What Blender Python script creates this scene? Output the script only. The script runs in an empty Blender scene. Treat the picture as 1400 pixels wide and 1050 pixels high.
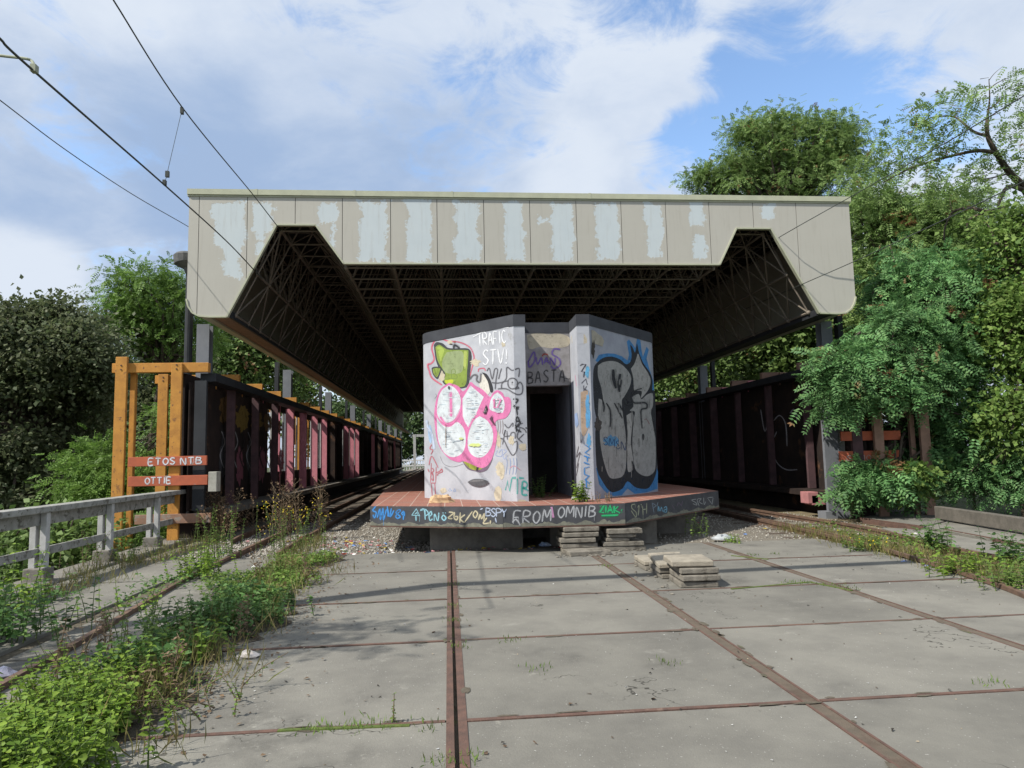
import bpy, math, random
import numpy as np
from mathutils import Vector, Matrix
random.seed(11)
rng = np.random.default_rng(11)
S = bpy.context.scene
COL = S.collection
R = math.radians

# ------------------------------------------------------------------ camera
F, CX, CY, H = 970.0, 700.0, 525.0, 1.65
YAW, PIT, ROL = R(5.25), R(5.8), R(1.25)
fw = np.array([math.sin(YAW)*math.cos(PIT), math.cos(YAW)*math.cos(PIT), math.sin(PIT)])
rt0 = np.array([math.cos(YAW), -math.sin(YAW), 0.0])
up0 = np.cross(rt0, fw)
rt = math.cos(ROL)*rt0 - math.sin(ROL)*up0
up = math.sin(ROL)*rt0 + math.cos(ROL)*up0
EYE = np.array([0.0, 0.0, H])
cam = bpy.data.cameras.new('camera')
cam.sensor_width = 36.0
cam.lens = F/1400.0*36.0
cam.clip_start = 0.05
cam.clip_end = 6000
camo = bpy.data.objects.new('camera', cam)
COL.objects.link(camo)
camo.matrix_world = Matrix(((rt[0], up[0], -fw[0], EYE[0]), (rt[1], up[1], -fw[1], EYE[1]),
                            (rt[2], up[2], -fw[2], EYE[2]), (0, 0, 0, 1)))
S.camera = camo

def ray(px, py):
    return fw + rt*((px-CX)/F) - up*((py-CY)/F)
def atY(px, py, Y):
    d = ray(px, py); return EYE + d*(Y/d[1])
def atX(px, py, X):
    d = ray(px, py); return EYE + d*(X/d[0])
def atZ(px, py, z=0.0):
    d = ray(px, py); return EYE + d*((z-H)/d[2])
def atP(px, py, p0, n):
    d = ray(px, py); return EYE + d*(np.dot(p0-EYE, n)/np.dot(d, n))

# ------------------------------------------------------------------ world and sun
SUN = np.array([0.8, 0.40, -1.0]); SUN /= np.linalg.norm(SUN)
sun = bpy.data.lights.new('sun', 'SUN')
sun.energy = 4.9
sun.angle = R(0.53)
sun.color = (1.0, 0.95, 0.86)
suno = bpy.data.objects.new('sun', sun)
COL.objects.link(suno)
suno.rotation_euler = Vector(SUN).to_track_quat('-Z', 'Y').to_euler()
suno.location = (-30, -15, 40)

W = bpy.data.worlds.new('World')
S.world = W
W.use_nodes = True
wn, wl = W.node_tree.nodes, W.node_tree.links
wn.clear()
def N(t, tree=None, **kw):
    n = (tree or W.node_tree).nodes.new(t)
    for k, v in kw.items(): setattr(n, k, v)
    return n
wout = N('ShaderNodeOutputWorld'); bg = N('ShaderNodeBackground')
bg.inputs['Strength'].default_value = 0.1
wl.new(bg.outputs[0], wout.inputs[0])
sky = N('ShaderNodeTexSky', sky_type='NISHITA')
sky.sun_disc = False
sky.sun_elevation = math.asin(-SUN[2])
sky.sun_rotation = math.atan2(-SUN[0], -SUN[1])
sky.air_density = 1.0; sky.dust_density = 0.6; sky.ozone_density = 1.5
tc = N('ShaderNodeTexCoord'); sep = N('ShaderNodeSeparateXYZ')
wl.new(tc.outputs['Generated'], sep.inputs[0])
def M(op, a, b=None, c=None, tree=None, clamp=False):
    t = tree or W.node_tree
    n = t.nodes.new('ShaderNodeMath'); n.operation = op; n.use_clamp = clamp
    for i, v in enumerate((a, b, c)):
        if v is None: continue
        if hasattr(v, 'links'): t.links.new(v, n.inputs[i])
        else: n.inputs[i].default_value = v
    return n.outputs[0]
zc = M('ADD', M('MAXIMUM', sep.outputs[2], 0.0), 0.22)
cmb = N('ShaderNodeCombineXYZ')
wl.new(M('DIVIDE', sep.outputs[0], zc), cmb.inputs[0]); wl.new(M('DIVIDE', sep.outputs[1], zc), cmb.inputs[1])
def wnoise(scale, detail, rough, dist, off=(0, 0, 0)):
    mp = N('ShaderNodeMapping'); mp.inputs['Location'].default_value = off
    wl.new(cmb.outputs[0], mp.inputs[0])
    n = N('ShaderNodeTexNoise'); n.inputs['Scale'].default_value = scale; n.inputs['Detail'].default_value = detail
    n.inputs['Roughness'].default_value = rough; n.inputs['Distortion'].default_value = dist
    wl.new(mp.outputs[0], n.inputs['Vector']); return n.outputs['Fac']
n1 = wnoise(1.7, 9, 0.55, 0.25, (3.1, 0.7, 0)); n2 = wnoise(2.6, 8, 0.6, 0.3, (7.7, 2.2, 0)); n3 = wnoise(0.9, 5, 0.5, 0.2, (1.2, 9.2, 0))
def lobe(px, py, inner, outer):
    d = ray(px, py); d = d/np.linalg.norm(d)
    dt = N('ShaderNodeVectorMath', operation='DOT_PRODUCT'); dt.inputs[1].default_value = tuple(d)
    nm = N('ShaderNodeVectorMath', operation='NORMALIZE'); wl.new(tc.outputs['Generated'], nm.inputs[0]); wl.new(nm.outputs[0], dt.inputs[0])
    mr = N('ShaderNodeMapRange', interpolation_type='SMOOTHSTEP')
    mr.inputs['From Min'].default_value = math.cos(R(outer)); mr.inputs['From Max'].default_value = math.cos(R(inner))
    wl.new(dt.outputs['Value'], mr.inputs['Value']); return mr.outputs[0]
def addn(*v):
    r = v[0]
    for q in v[1:]: r = M('ADD', r, q)
    return r
hole = addn(M('MULTIPLY', lobe(985, 150, 0, 5.0), 0.34), M('MULTIPLY', lobe(950, 200, 0, 4), 0.34), M('MULTIPLY', lobe(1130, 55, 0, 9), 0.30),
            M('MULTIPLY', lobe(1230, 130, 0, 7), 0.24), M('MULTIPLY', lobe(880, -20, 0, 6), 0.30), M('MULTIPLY', lobe(1390, 5, 0, 6), 0.2),
            M('MULTIPLY', lobe(1050, 100, 0, 6), 0.26), M('MULTIPLY', lobe(60, 250, 0, 12), 0.06))
dens = addn(M('MULTIPLY', M('SUBTRACT', n1, 0.5), 1.9), M('MULTIPLY', M('SUBTRACT', n2, 0.5), 1.1), M('MULTIPLY', M('SUBTRACT', wnoise(6, 8, 0.68, 0.8, (4, 4, 0)), 0.5), 1.0), M('MULTIPLY', hole, -1.0), 0.50)
cov = N('ShaderNodeMapRange', interpolation_type='SMOOTHSTEP')
cov.inputs['From Min'].default_value = -0.05; cov.inputs['From Max'].default_value = 0.40
wl.new(dens, cov.inputs['Value'])
# shading inside the cloud: grey undersides lower left, brighter tops
grey = addn(M('MULTIPLY', lobe(430, 245, 0, 15), 0.62), M('MULTIPLY', lobe(150, 270, 2, 14), 0.45), M('MULTIPLY', lobe(640, 190, 0, 9), 0.25), M('MULTIPLY', M('SUBTRACT', n2, 0.5), 1.7),
            M('MULTIPLY', lobe(780, 235, 0, 4.5), -0.4), M('MULTIPLY', lobe(20, 400, 0, 6), -0.7), M('MULTIPLY', M('SUBTRACT', n3, 0.5), 0.8), 0.12)
gm = N('ShaderNodeMapRange', interpolation_type='SMOOTHSTEP')
gm.inputs['From Min'].default_value = -0.15; gm.inputs['From Max'].default_value = 1.0
wl.new(grey, gm.inputs['Value'])
cc = N('ShaderNodeMix', data_type='RGBA')
cc.inputs[6].default_value = (6.0, 6.6, 7.5, 1); cc.inputs[7].default_value = (3.0, 4.05, 5.9, 1)
wl.new(gm.outputs[0], cc.inputs[0])
skm = N('ShaderNodeMix', data_type='RGBA', blend_type='MULTIPLY'); skm.inputs[0].default_value = 1.0
skm.inputs[7].default_value = (2.0, 2.1, 2.15, 1)
wl.new(sky.outputs[0], skm.inputs[6])
fin = N('ShaderNodeMix', data_type='RGBA')
wl.new(cov.outputs[0], fin.inputs[0]); wl.new(skm.outputs[2], fin.inputs[6]); wl.new(cc.outputs[2], fin.inputs[7])
wl.new(fin.outputs[2], bg.inputs['Color'])

S.view_settings.view_transform = 'Standard'
S.view_settings.look = 'None'
S.view_settings.exposure = 0.3
S.view_settings.gamma = 1.0

# ------------------------------------------------------------------ materials
MATS = {}
def mat(name, c1, c2=None, scale=3.0, rough=0.85, bump=0.0, bscale=40.0, metal=0.0, c3=None, s3=0.6, t3=0.6, w3=0.06, island=0.0, spec=0.3, speck=None, cracks=None):
    """two tone noise, optional third colour in ragged patches, optional speckle, bump"""
    if name in MATS: return MATS[name]
    m = bpy.data.materials.new(name); m.use_nodes = True
    t = m.node_tree; b = t.nodes['Principled BSDF']
    b.inputs['Roughness'].default_value = rough; b.inputs['Metallic'].default_value = metal
    b.inputs['Specular IOR Level'].default_value = spec
    co = N('ShaderNodeTexCoord', t).outputs['Object']
    def noise(sc, det=6, ro=0.6):
        n = N('ShaderNodeTexNoise', t); n.inputs['Scale'].default_value = sc; n.inputs['Detail'].default_value = det; n.inputs['Roughness'].default_value = ro
        t.links.new(co, n.inputs['Vector']); return n.outputs['Fac']
    def mr(v, a, bb):
        n = N('ShaderNodeMapRange', t, interpolation_type='SMOOTHSTEP'); n.inputs['From Min'].default_value = a; n.inputs['From Max'].default_value = bb
        t.links.new(v, n.inputs['Value']); return n.outputs[0]
    def mix(f, a, bb, bt='MIX'):
        n = N('ShaderNodeMix', t, data_type='RGBA', blend_type=bt)
        for i, v in ((0, f), (6, a), (7, bb)):
            if hasattr(v, 'links'): t.links.new(v, n.inputs[i])
            elif i == 0: n.inputs[0].default_value = v
            else: n.inputs[i].default_value = tuple(v)+(1,)
        return n.outputs[2]
    c2 = c2 or tuple(x*0.8 for x in c1)
    col = mix(mr(noise(scale, 8, 0.65), 0.3, 0.7), c1, c2)
    if c3: col = mix(mr(noise(s3, 9, 0.68), t3, t3+w3), col, c3)
    if speck:
        sc, th, cs = speck
        col = mix(mr(noise(sc, 2, 0.5), th, th+0.04), col, cs)
    if cracks:
        cs, cwid, ccol = cracks
        nn = noise(cs, 5, 0.55); dd = M('ABSOLUTE', M('SUBTRACT', nn, 0.5, tree=t), tree=t)
        ln = N('ShaderNodeMapRange', t); ln.inputs['From Min'].default_value = cwid; ln.inputs['From Max'].default_value = cwid*0.35
        t.links.new(dd, ln.inputs['Value'])
        col = mix(M('MULTIPLY', ln.outputs[0], mr(noise(cs*0.7, 2, 0.5), 0.54, 0.60), tree=t), col, ccol)
        col = mix(mr(noise(0.55, 7, 0.7), 0.56, 0.72), col, tuple(x*0.72 for x in c2))
        col = mix(mr(noise(2.3, 9, 0.75), 0.62, 0.72), col, tuple(x*1.28 for x in c1))
    if island:
        g = N('ShaderNodeNewGeometry', t).outputs['Random Per Island']
        v = M('MULTIPLY_ADD', g, island*2, 1-island, tree=t)
        cb = N('ShaderNodeCombineColor', t)
        for i in range(3): t.links.new(v, cb.inputs[i])
        col = mix(1.0, col, cb.outputs[0], 'MULTIPLY')
    t.links.new(col, b.inputs['Base Color'])
    if bump:
        bp = N('ShaderNodeBump', t); bp.inputs['Strength'].default_value = bump; bp.inputs['Distance'].default_value = 0.02
        t.links.new(noise(bscale, 6, 0.7), bp.inputs['Height']); t.links.new(bp.outputs[0], b.inputs['Normal'])
    MATS[name] = m
    return m

def leafmat(name, cols, brown=None, bth=0.66, trans=0.35, nscale=0.8, tone=0.9):
    m = bpy.data.materials.new(name); m.use_nodes = True
    t = m.node_tree; t.nodes.clear()
    o = N('ShaderNodeOutputMaterial', t); d = N('ShaderNodeBsdfPrincipled', t); tr = N('ShaderNodeBsdfTranslucent', t); mx = N('ShaderNodeMixShader', t)
    d.inputs['Roughness'].default_value = 0.55; d.inputs['Specular IOR Level'].default_value = 0.25
    g = N('ShaderNodeNewGeometry', t).outputs['Random Per Island']
    rp = N('ShaderNodeValToRGB', t)
    e = rp.color_ramp.elements
    e[0].color = tuple(cols[0])+(1,); e[1].color = tuple(cols[-1])+(1,)
    for i, c in enumerate(cols[1:-1]):
        q = e.new((i+1)/(len(cols)-1)); q.color = tuple(c)+(1,)
    t.links.new(g, rp.inputs[0]); col = rp.outputs[0]
    co0 = N('ShaderNodeTexCoord', t).outputs['Object']
    nq = N('ShaderNodeTexNoise', t); nq.inputs['Scale'].default_value = tone; nq.inputs['Detail'].default_value = 2; t.links.new(co0, nq.inputs['Vector'])
    kq = N('ShaderNodeMapRange', t); kq.inputs['From Min'].default_value = 0.3; kq.inputs['From Max'].default_value = 0.7; kq.inputs['To Min'].default_value = 0.62; kq.inputs['To Max'].default_value = 1.32
    t.links.new(nq.outputs['Fac'], kq.inputs['Value'])
    hs = N('ShaderNodeHueSaturation', t); t.links.new(kq.outputs[0], hs.inputs['Value']); t.links.new(col, hs.inputs['Color']); col = hs.outputs[0]
    if brown:
        co = N('ShaderNodeTexCoord', t).outputs['Object']
        n = N('ShaderNodeTexNoise', t); n.inputs['Scale'].default_value = nscale; n.inputs['Detail'].default_value = 3
        t.links.new(co, n.inputs['Vector'])
        v = M('ADD', n.outputs['Fac'], M('MULTIPLY', M('SUBTRACT', g, 0.5), 0.12, tree=t), tree=t)
        k = N('ShaderNodeMapRange', t); k.inputs['From Min'].default_value = bth; k.inputs['From Max'].default_value = bth+0.03
        t.links.new(v, k.inputs['Value'])
        x = N('ShaderNodeMix', t, data_type='RGBA'); t.links.new(k.outputs[0], x.inputs[0]); t.links.new(col, x.inputs[6]); x.inputs[7].default_value = tuple(brown)+(1,)
        col = x.outputs[2]
    t.links.new(col, d.inputs['Base Color']); t.links.new(col, tr.inputs['Color'])
    mx.inputs[0].default_value = trans
    t.links.new(d.outputs[0], mx.inputs[1]); t.links.new(tr.outputs[0], mx.inputs[2]); t.links.new(mx.outputs[0], o.inputs[0])
    return m

concrete = mat('concrete_slab', (0.195, 0.187, 0.162), (0.135, 0.129, 0.114), 1.1, 0.92, 0.35, 60, c3=(0.235, 0.227, 0.20), s3=1.3, t3=0.6, w3=0.12, island=0.10, speck=(55, 0.70, (0.33, 0.32, 0.295)), cracks=(0.9, 0.0035, (0.05, 0.047, 0.04)))
concrete2 = mat('weathered_concrete', (0.22, 0.205, 0.18), (0.14, 0.13, 0.115), 5, 0.95, 0.5, 50, c3=(0.13, 0.125, 0.105), s3=4, t3=0.58, w3=0.1)
slabmat = mat('paving_concrete', (0.235, 0.215, 0.18), (0.14, 0.126, 0.105), 7, 0.95, 0.7, 60, c3=(0.085, 0.075, 0.06), s3=6, t3=0.54, w3=0.12)
gravelm = mat('ballast', (0.23, 0.205, 0.165), (0.11, 0.098, 0.08), 28, 0.95, 1.0, 55, c3=(0.36, 0.335, 0.29), s3=34, t3=0.58, w3=0.05)
earthm = mat('earth', (0.22, 0.18, 0.11), (0.12, 0.10, 0.065), 4, 1.0, 0.8, 30, c3=(0.24, 0.23, 0.10), s3=2.5, t3=0.55, w3=0.1)
terrm = mat('rough_ground', (0.06, 0.075, 0.03), (0.04, 0.05, 0.022), 1.0, 1.0, 0.6, 10)
rust = mat('rusty_steel', (0.135, 0.078, 0.06), (0.085, 0.055, 0.045), 9, 0.9, 0.4, 60, c3=(0.19, 0.13, 0.10), s3=5, t3=0.6, w3=0.1)
railm = mat('rail_steel', (0.16, 0.10, 0.07), (0.09, 0.06, 0.045), 7, 0.7, 0.2, 60)
dirtj = mat('joint_dirt', (0.13, 0.11, 0.085), (0.08, 0.07, 0.05), 12, 1.0, 0.6, 60, c3=(0.11, 0.13, 0.05), s3=1.8, t3=0.55, w3=0.1)
moss = mat('moss', (0.13, 0.17, 0.04), (0.07, 0.10, 0.03), 20, 1.0, 0.8, 90)
beige = mat('beige_metal', (0.47, 0.45, 0.38), (0.43, 0.41, 0.345), 2, 0.55, 0.02, 20)
trimm = mat('trim_metal', (0.45, 0.46, 0.34), (0.38, 0.39, 0.29), 3, 0.6, 0.05, 20, c3=(0.28, 0.28, 0.2), s3=5, t3=0.66, w3=0.08)
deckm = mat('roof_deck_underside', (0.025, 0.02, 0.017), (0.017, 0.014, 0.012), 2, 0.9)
trussm = mat('space_frame_steel', (0.21, 0.18, 0.145), (0.13, 0.11, 0.09), 4, 0.7)
soffitm = mat('soffit_boards', (0.33, 0.20, 0.15), (0.24, 0.15, 0.115), 5, 0.8, 0.1, 30)
colm = mat('grey_column_paint', (0.19, 0.20, 0.22), (0.155, 0.165, 0.185), 3, 0.6, 0.05, 30)
darkm = mat('dark_steel', (0.032, 0.035, 0.04), (0.022, 0.024, 0.028), 3, 0.6, 0.05, 30)
orange = mat('orange_timber', (0.54, 0.26, 0.055), (0.41, 0.19, 0.045), 5, 0.8, 0.3, 50, c3=(0.25, 0.12, 0.045), s3=4.5, t3=0.60, w3=0.1, speck=(16, 0.68, (0.20, 0.10, 0.05)))
redor = mat('red_orange_timber', (0.46, 0.12, 0.06), (0.36, 0.10, 0.055), 5, 0.8, 0.15, 50, c3=(0.30, 0.24, 0.21), s3=3, t3=0.6, w3=0.06)
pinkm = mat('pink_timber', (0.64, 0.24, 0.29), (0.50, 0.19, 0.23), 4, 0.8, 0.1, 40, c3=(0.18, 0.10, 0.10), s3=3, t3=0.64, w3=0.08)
pinkdk = mat('shaded_pink_timber', (0.11, 0.06, 0.065), (0.065, 0.04, 0.043), 4, 0.8, 0.1, 40)  # pink timber with shade put into the colour
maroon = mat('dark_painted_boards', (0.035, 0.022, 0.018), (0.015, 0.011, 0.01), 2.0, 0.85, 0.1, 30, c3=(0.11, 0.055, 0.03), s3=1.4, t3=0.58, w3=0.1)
plast = mat('painted_concrete_wall', (0.43, 0.445, 0.485), (0.33, 0.345, 0.385), 2.2, 0.85, 0.2, 70, c3=(0.27, 0.27, 0.275), s3=2.4, t3=0.60, w3=0.12, speck=(30, 0.71, (0.25, 0.24, 0.23)))
plastr = mat('shaded_painted_wall', (0.32, 0.34, 0.39), (0.235, 0.25, 0.295), 2.0, 0.85, 0.15, 70, c3=(0.14, 0.14, 0.15), s3=2.6, t3=0.66, w3=0.1)  # kiosk wall paint darkened for the right wing, which the sun misses
lintelm = mat('stained_concrete', (0.30, 0.29, 0.30), (0.20, 0.19, 0.19), 5, 0.9, 0.3, 60, c3=(0.14, 0.12, 0.10), s3=4, t3=0.62, w3=0.1)
parapm = mat('dark_parapet', (0.05, 0.054, 0.064), (0.038, 0.041, 0.05), 4, 0.8, 0.1, 40)
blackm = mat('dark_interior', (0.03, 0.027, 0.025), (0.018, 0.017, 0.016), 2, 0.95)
innerm = mat('dark_inner_wall', (0.10, 0.085, 0.085), (0.05, 0.045, 0.045), 3, 0.95, 0.1, 30)  # plain dark tone for the faces inside the doorway
fasciam = mat('black_painted_fascia', (0.075, 0.077, 0.085), (0.05, 0.052, 0.058), 4, 0.8, 0.15, 60, c3=(0.115, 0.115, 0.12), s3=5, t3=0.62, w3=0.1)
greypaint = mat('grey_rail_paint', (0.34, 0.34, 0.32), (0.22, 0.22, 0.20), 6, 0.85, 0.4, 60, c3=(0.12, 0.115, 0.10), s3=7, t3=0.53, w3=0.1, speck=(18, 0.66, (0.10, 0.10, 0.075)))
postpaint = mat('light_post_paint', (0.48, 0.48, 0.475), (0.36, 0.36, 0.35), 6, 0.75, 0.2, 60)
wirem = mat('wire', (0.05, 0.06, 0.055), (0.04, 0.045, 0.04), 3, 0.6)
bark = mat('bark', (0.10, 0.08, 0.06), (0.055, 0.045, 0.035), 6, 0.95, 0.8, 25)
stalk = mat('dry_stalk', (0.20, 0.15, 0.09), (0.13, 0.10, 0.065), 9, 0.9)
greenstalk = mat('green_stalk', (0.10, 0.15, 0.04), (0.07, 0.10, 0.03), 9, 0.8)

def tilemat():
    m = bpy.data.materials.new('red_floor_tiles'); m.use_nodes = True
    t = m.node_tree; b = t.nodes['Principled BSDF']; b.inputs['Roughness'].default_value = 0.75
    co = N('ShaderNodeTexCoord', t)
    br = N('ShaderNodeTexBrick', t); br.offset = 0.0
    br.inputs['Scale'].default_value = 1.0; br.inputs['Brick Width'].default_value = 0.31; br.inputs['Row Height'].default_value = 0.31
    br.inputs['Mortar Size'].default_value = 0.007; br.inputs['Mortar Smooth'].default_value = 0.2
    br.inputs['Color1'].default_value = (0.27, 0.105, 0.07, 1); br.inputs['Color2'].default_value = (0.21, 0.085, 0.06, 1); br.inputs['Mortar'].default_value = (0.38, 0.31, 0.26, 1)
    t.links.new(co.outputs['Object'], br.inputs['Vector'])
    n = N('ShaderNodeTexNoise', t); n.inputs['Scale'].default_value = 3; n.inputs['Detail'].default_value = 8
    t.links.new(co.outputs['Object'], n.inputs['Vector'])
    x = N('ShaderNodeMix', t, data_type='RGBA'); k = N('ShaderNodeMapRange', t); k.inputs['From Min'].default_value = 0.5; k.inputs['From Max'].default_value = 0.75; k.inputs['To Max'].default_value = 0.55
    t.links.new(n.outputs['Fac'], k.inputs['Value']); t.links.new(k.outputs[0], x.inputs[0]); t.links.new(br.outputs['Color'], x.inputs[6]); x.inputs[7].default_value = (0.22, 0.17, 0.14, 1)
    t.links.new(x.outputs[2], b.inputs['Base Color'])
    return m
tiles = tilemat()

def peelmat():
    m = bpy.data.materials.new('peeling_panel_paint'); m.use_nodes = True
    t = m.node_tree; b = t.nodes['Principled BSDF']; b.inputs['Roughness'].default_value = 0.6
    at = N('ShaderNodeAttribute', t); at.attribute_name = 'peel'
    co = N('ShaderNodeTexCoord', t).outputs['Object']
    def nz(sc, d, r_):
        n = N('ShaderNodeTexNoise', t); n.inputs['Scale'].default_value = sc; n.inputs['Detail'].default_value = d; n.inputs['Roughness'].default_value = r_
        t.links.new(co, n.inputs['Vector']); return n.outputs['Fac']
    v = M('ADD', M('ADD', at.outputs['Fac'], M('MULTIPLY', M('SUBTRACT', nz(2.6, 4, 0.6), 0.5, tree=t), 2.6, tree=t), tree=t), M('MULTIPLY', M('SUBTRACT', nz(13, 10, 0.75), 0.5, tree=t), 1.9, tree=t), tree=t)
    k = N('ShaderNodeMapRange', t); k.inputs['From Min'].default_value = -0.02; k.inputs['From Max'].default_value = 0.04
    t.links.new(v, k.inputs['Value'])
    x1 = N('ShaderNodeMix', t, data_type='RGBA'); x1.inputs[6].default_value = (0.445, 0.43, 0.38, 1); x1.inputs[7].default_value = (0.40, 0.385, 0.34, 1); t.links.new(nz(1.6, 8, 0.6), x1.inputs[0])
    x2 = N('ShaderNodeMix', t, data_type='RGBA'); x2.inputs[6].default_value = (0.53, 0.58, 0.595, 1); x2.inputs[7].default_value = (0.46, 0.52, 0.55, 1); t.links.new(nz(3, 8, 0.6), x2.inputs[0])
    x = N('ShaderNodeMix', t, data_type='RGBA'); t.links.new(k.outputs[0], x.inputs[0]); t.links.new(x1.outputs[2], x.inputs[6]); t.links.new(x2.outputs[2], x.inputs[7])
    mp = N('ShaderNodeMapping', t); mp.inputs['Scale'].default_value = (7, 7, 0.55); t.links.new(co, mp.inputs[0])
    sn = N('ShaderNodeTexNoise', t); sn.inputs['Scale'].default_value = 1.6; sn.inputs['Detail'].default_value = 7; sn.inputs['Roughness'].default_value = 0.7; t.links.new(mp.outputs[0], sn.inputs['Vector'])
    sk = N('ShaderNodeMapRange', t); sk.inputs['From Min'].default_value = 0.52; sk.inputs['From Max'].default_value = 0.78; sk.inputs['To Max'].default_value = 0.4; t.links.new(sn.outputs['Fac'], sk.inputs['Value'])
    xs_ = N('ShaderNodeMix', t, data_type='RGBA'); t.links.new(sk.outputs[0], xs_.inputs[0]); t.links.new(x.outputs[2], xs_.inputs[6]); xs_.inputs[7].default_value = (0.27, 0.245, 0.20, 1)
    t.links.new(xs_.outputs[2], b.inputs['Base Color'])
    bp = N('ShaderNodeBump', t); bp.inputs['Strength'].default_value = 0.5; bp.inputs['Distance'].default_value = -0.003
    t.links.new(k.outputs[0], bp.inputs['Height']); t.links.new(bp.outputs[0], b.inputs['Normal'])
    return m
peelm = peelmat()

PAINT = {}
def paint(c, halo=False):
    key = 'spray_paint_%02x%02x%02x' % tuple(int(max(0, min(1, x))*255) for x in c)+('_overspray' if halo else '')
    if key not in PAINT:
        m = mat(key, c, tuple(x*0.78 for x in c), 6, 0.75); PAINT[key] = m
        t = m.node_tree; o = [n for n in t.nodes if n.type == 'OUTPUT_MATERIAL'][0]; b = t.nodes['Principled BSDF']
        co = N('ShaderNodeTexCoord', t).outputs['Object']
        nz = N('ShaderNodeTexNoise', t); nz.inputs['Scale'].default_value = 9; nz.inputs['Detail'].default_value = 10; nz.inputs['Roughness'].default_value = 0.78
        t.links.new(co, nz.inputs['Vector'])
        k = N('ShaderNodeMapRange', t); k.inputs['From Min'].default_value = 0.33; k.inputs['From Max'].default_value = 0.47; k.inputs['To Min'].default_value = 0.0 if halo else 0.45; k.inputs['To Max'].default_value = 0.22 if halo else 1.0
        t.links.new(nz.outputs['Fac'], k.inputs['Value']); t.links.new(k.outputs[0], b.inputs['Alpha'])
    return PAINT[key]

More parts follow.
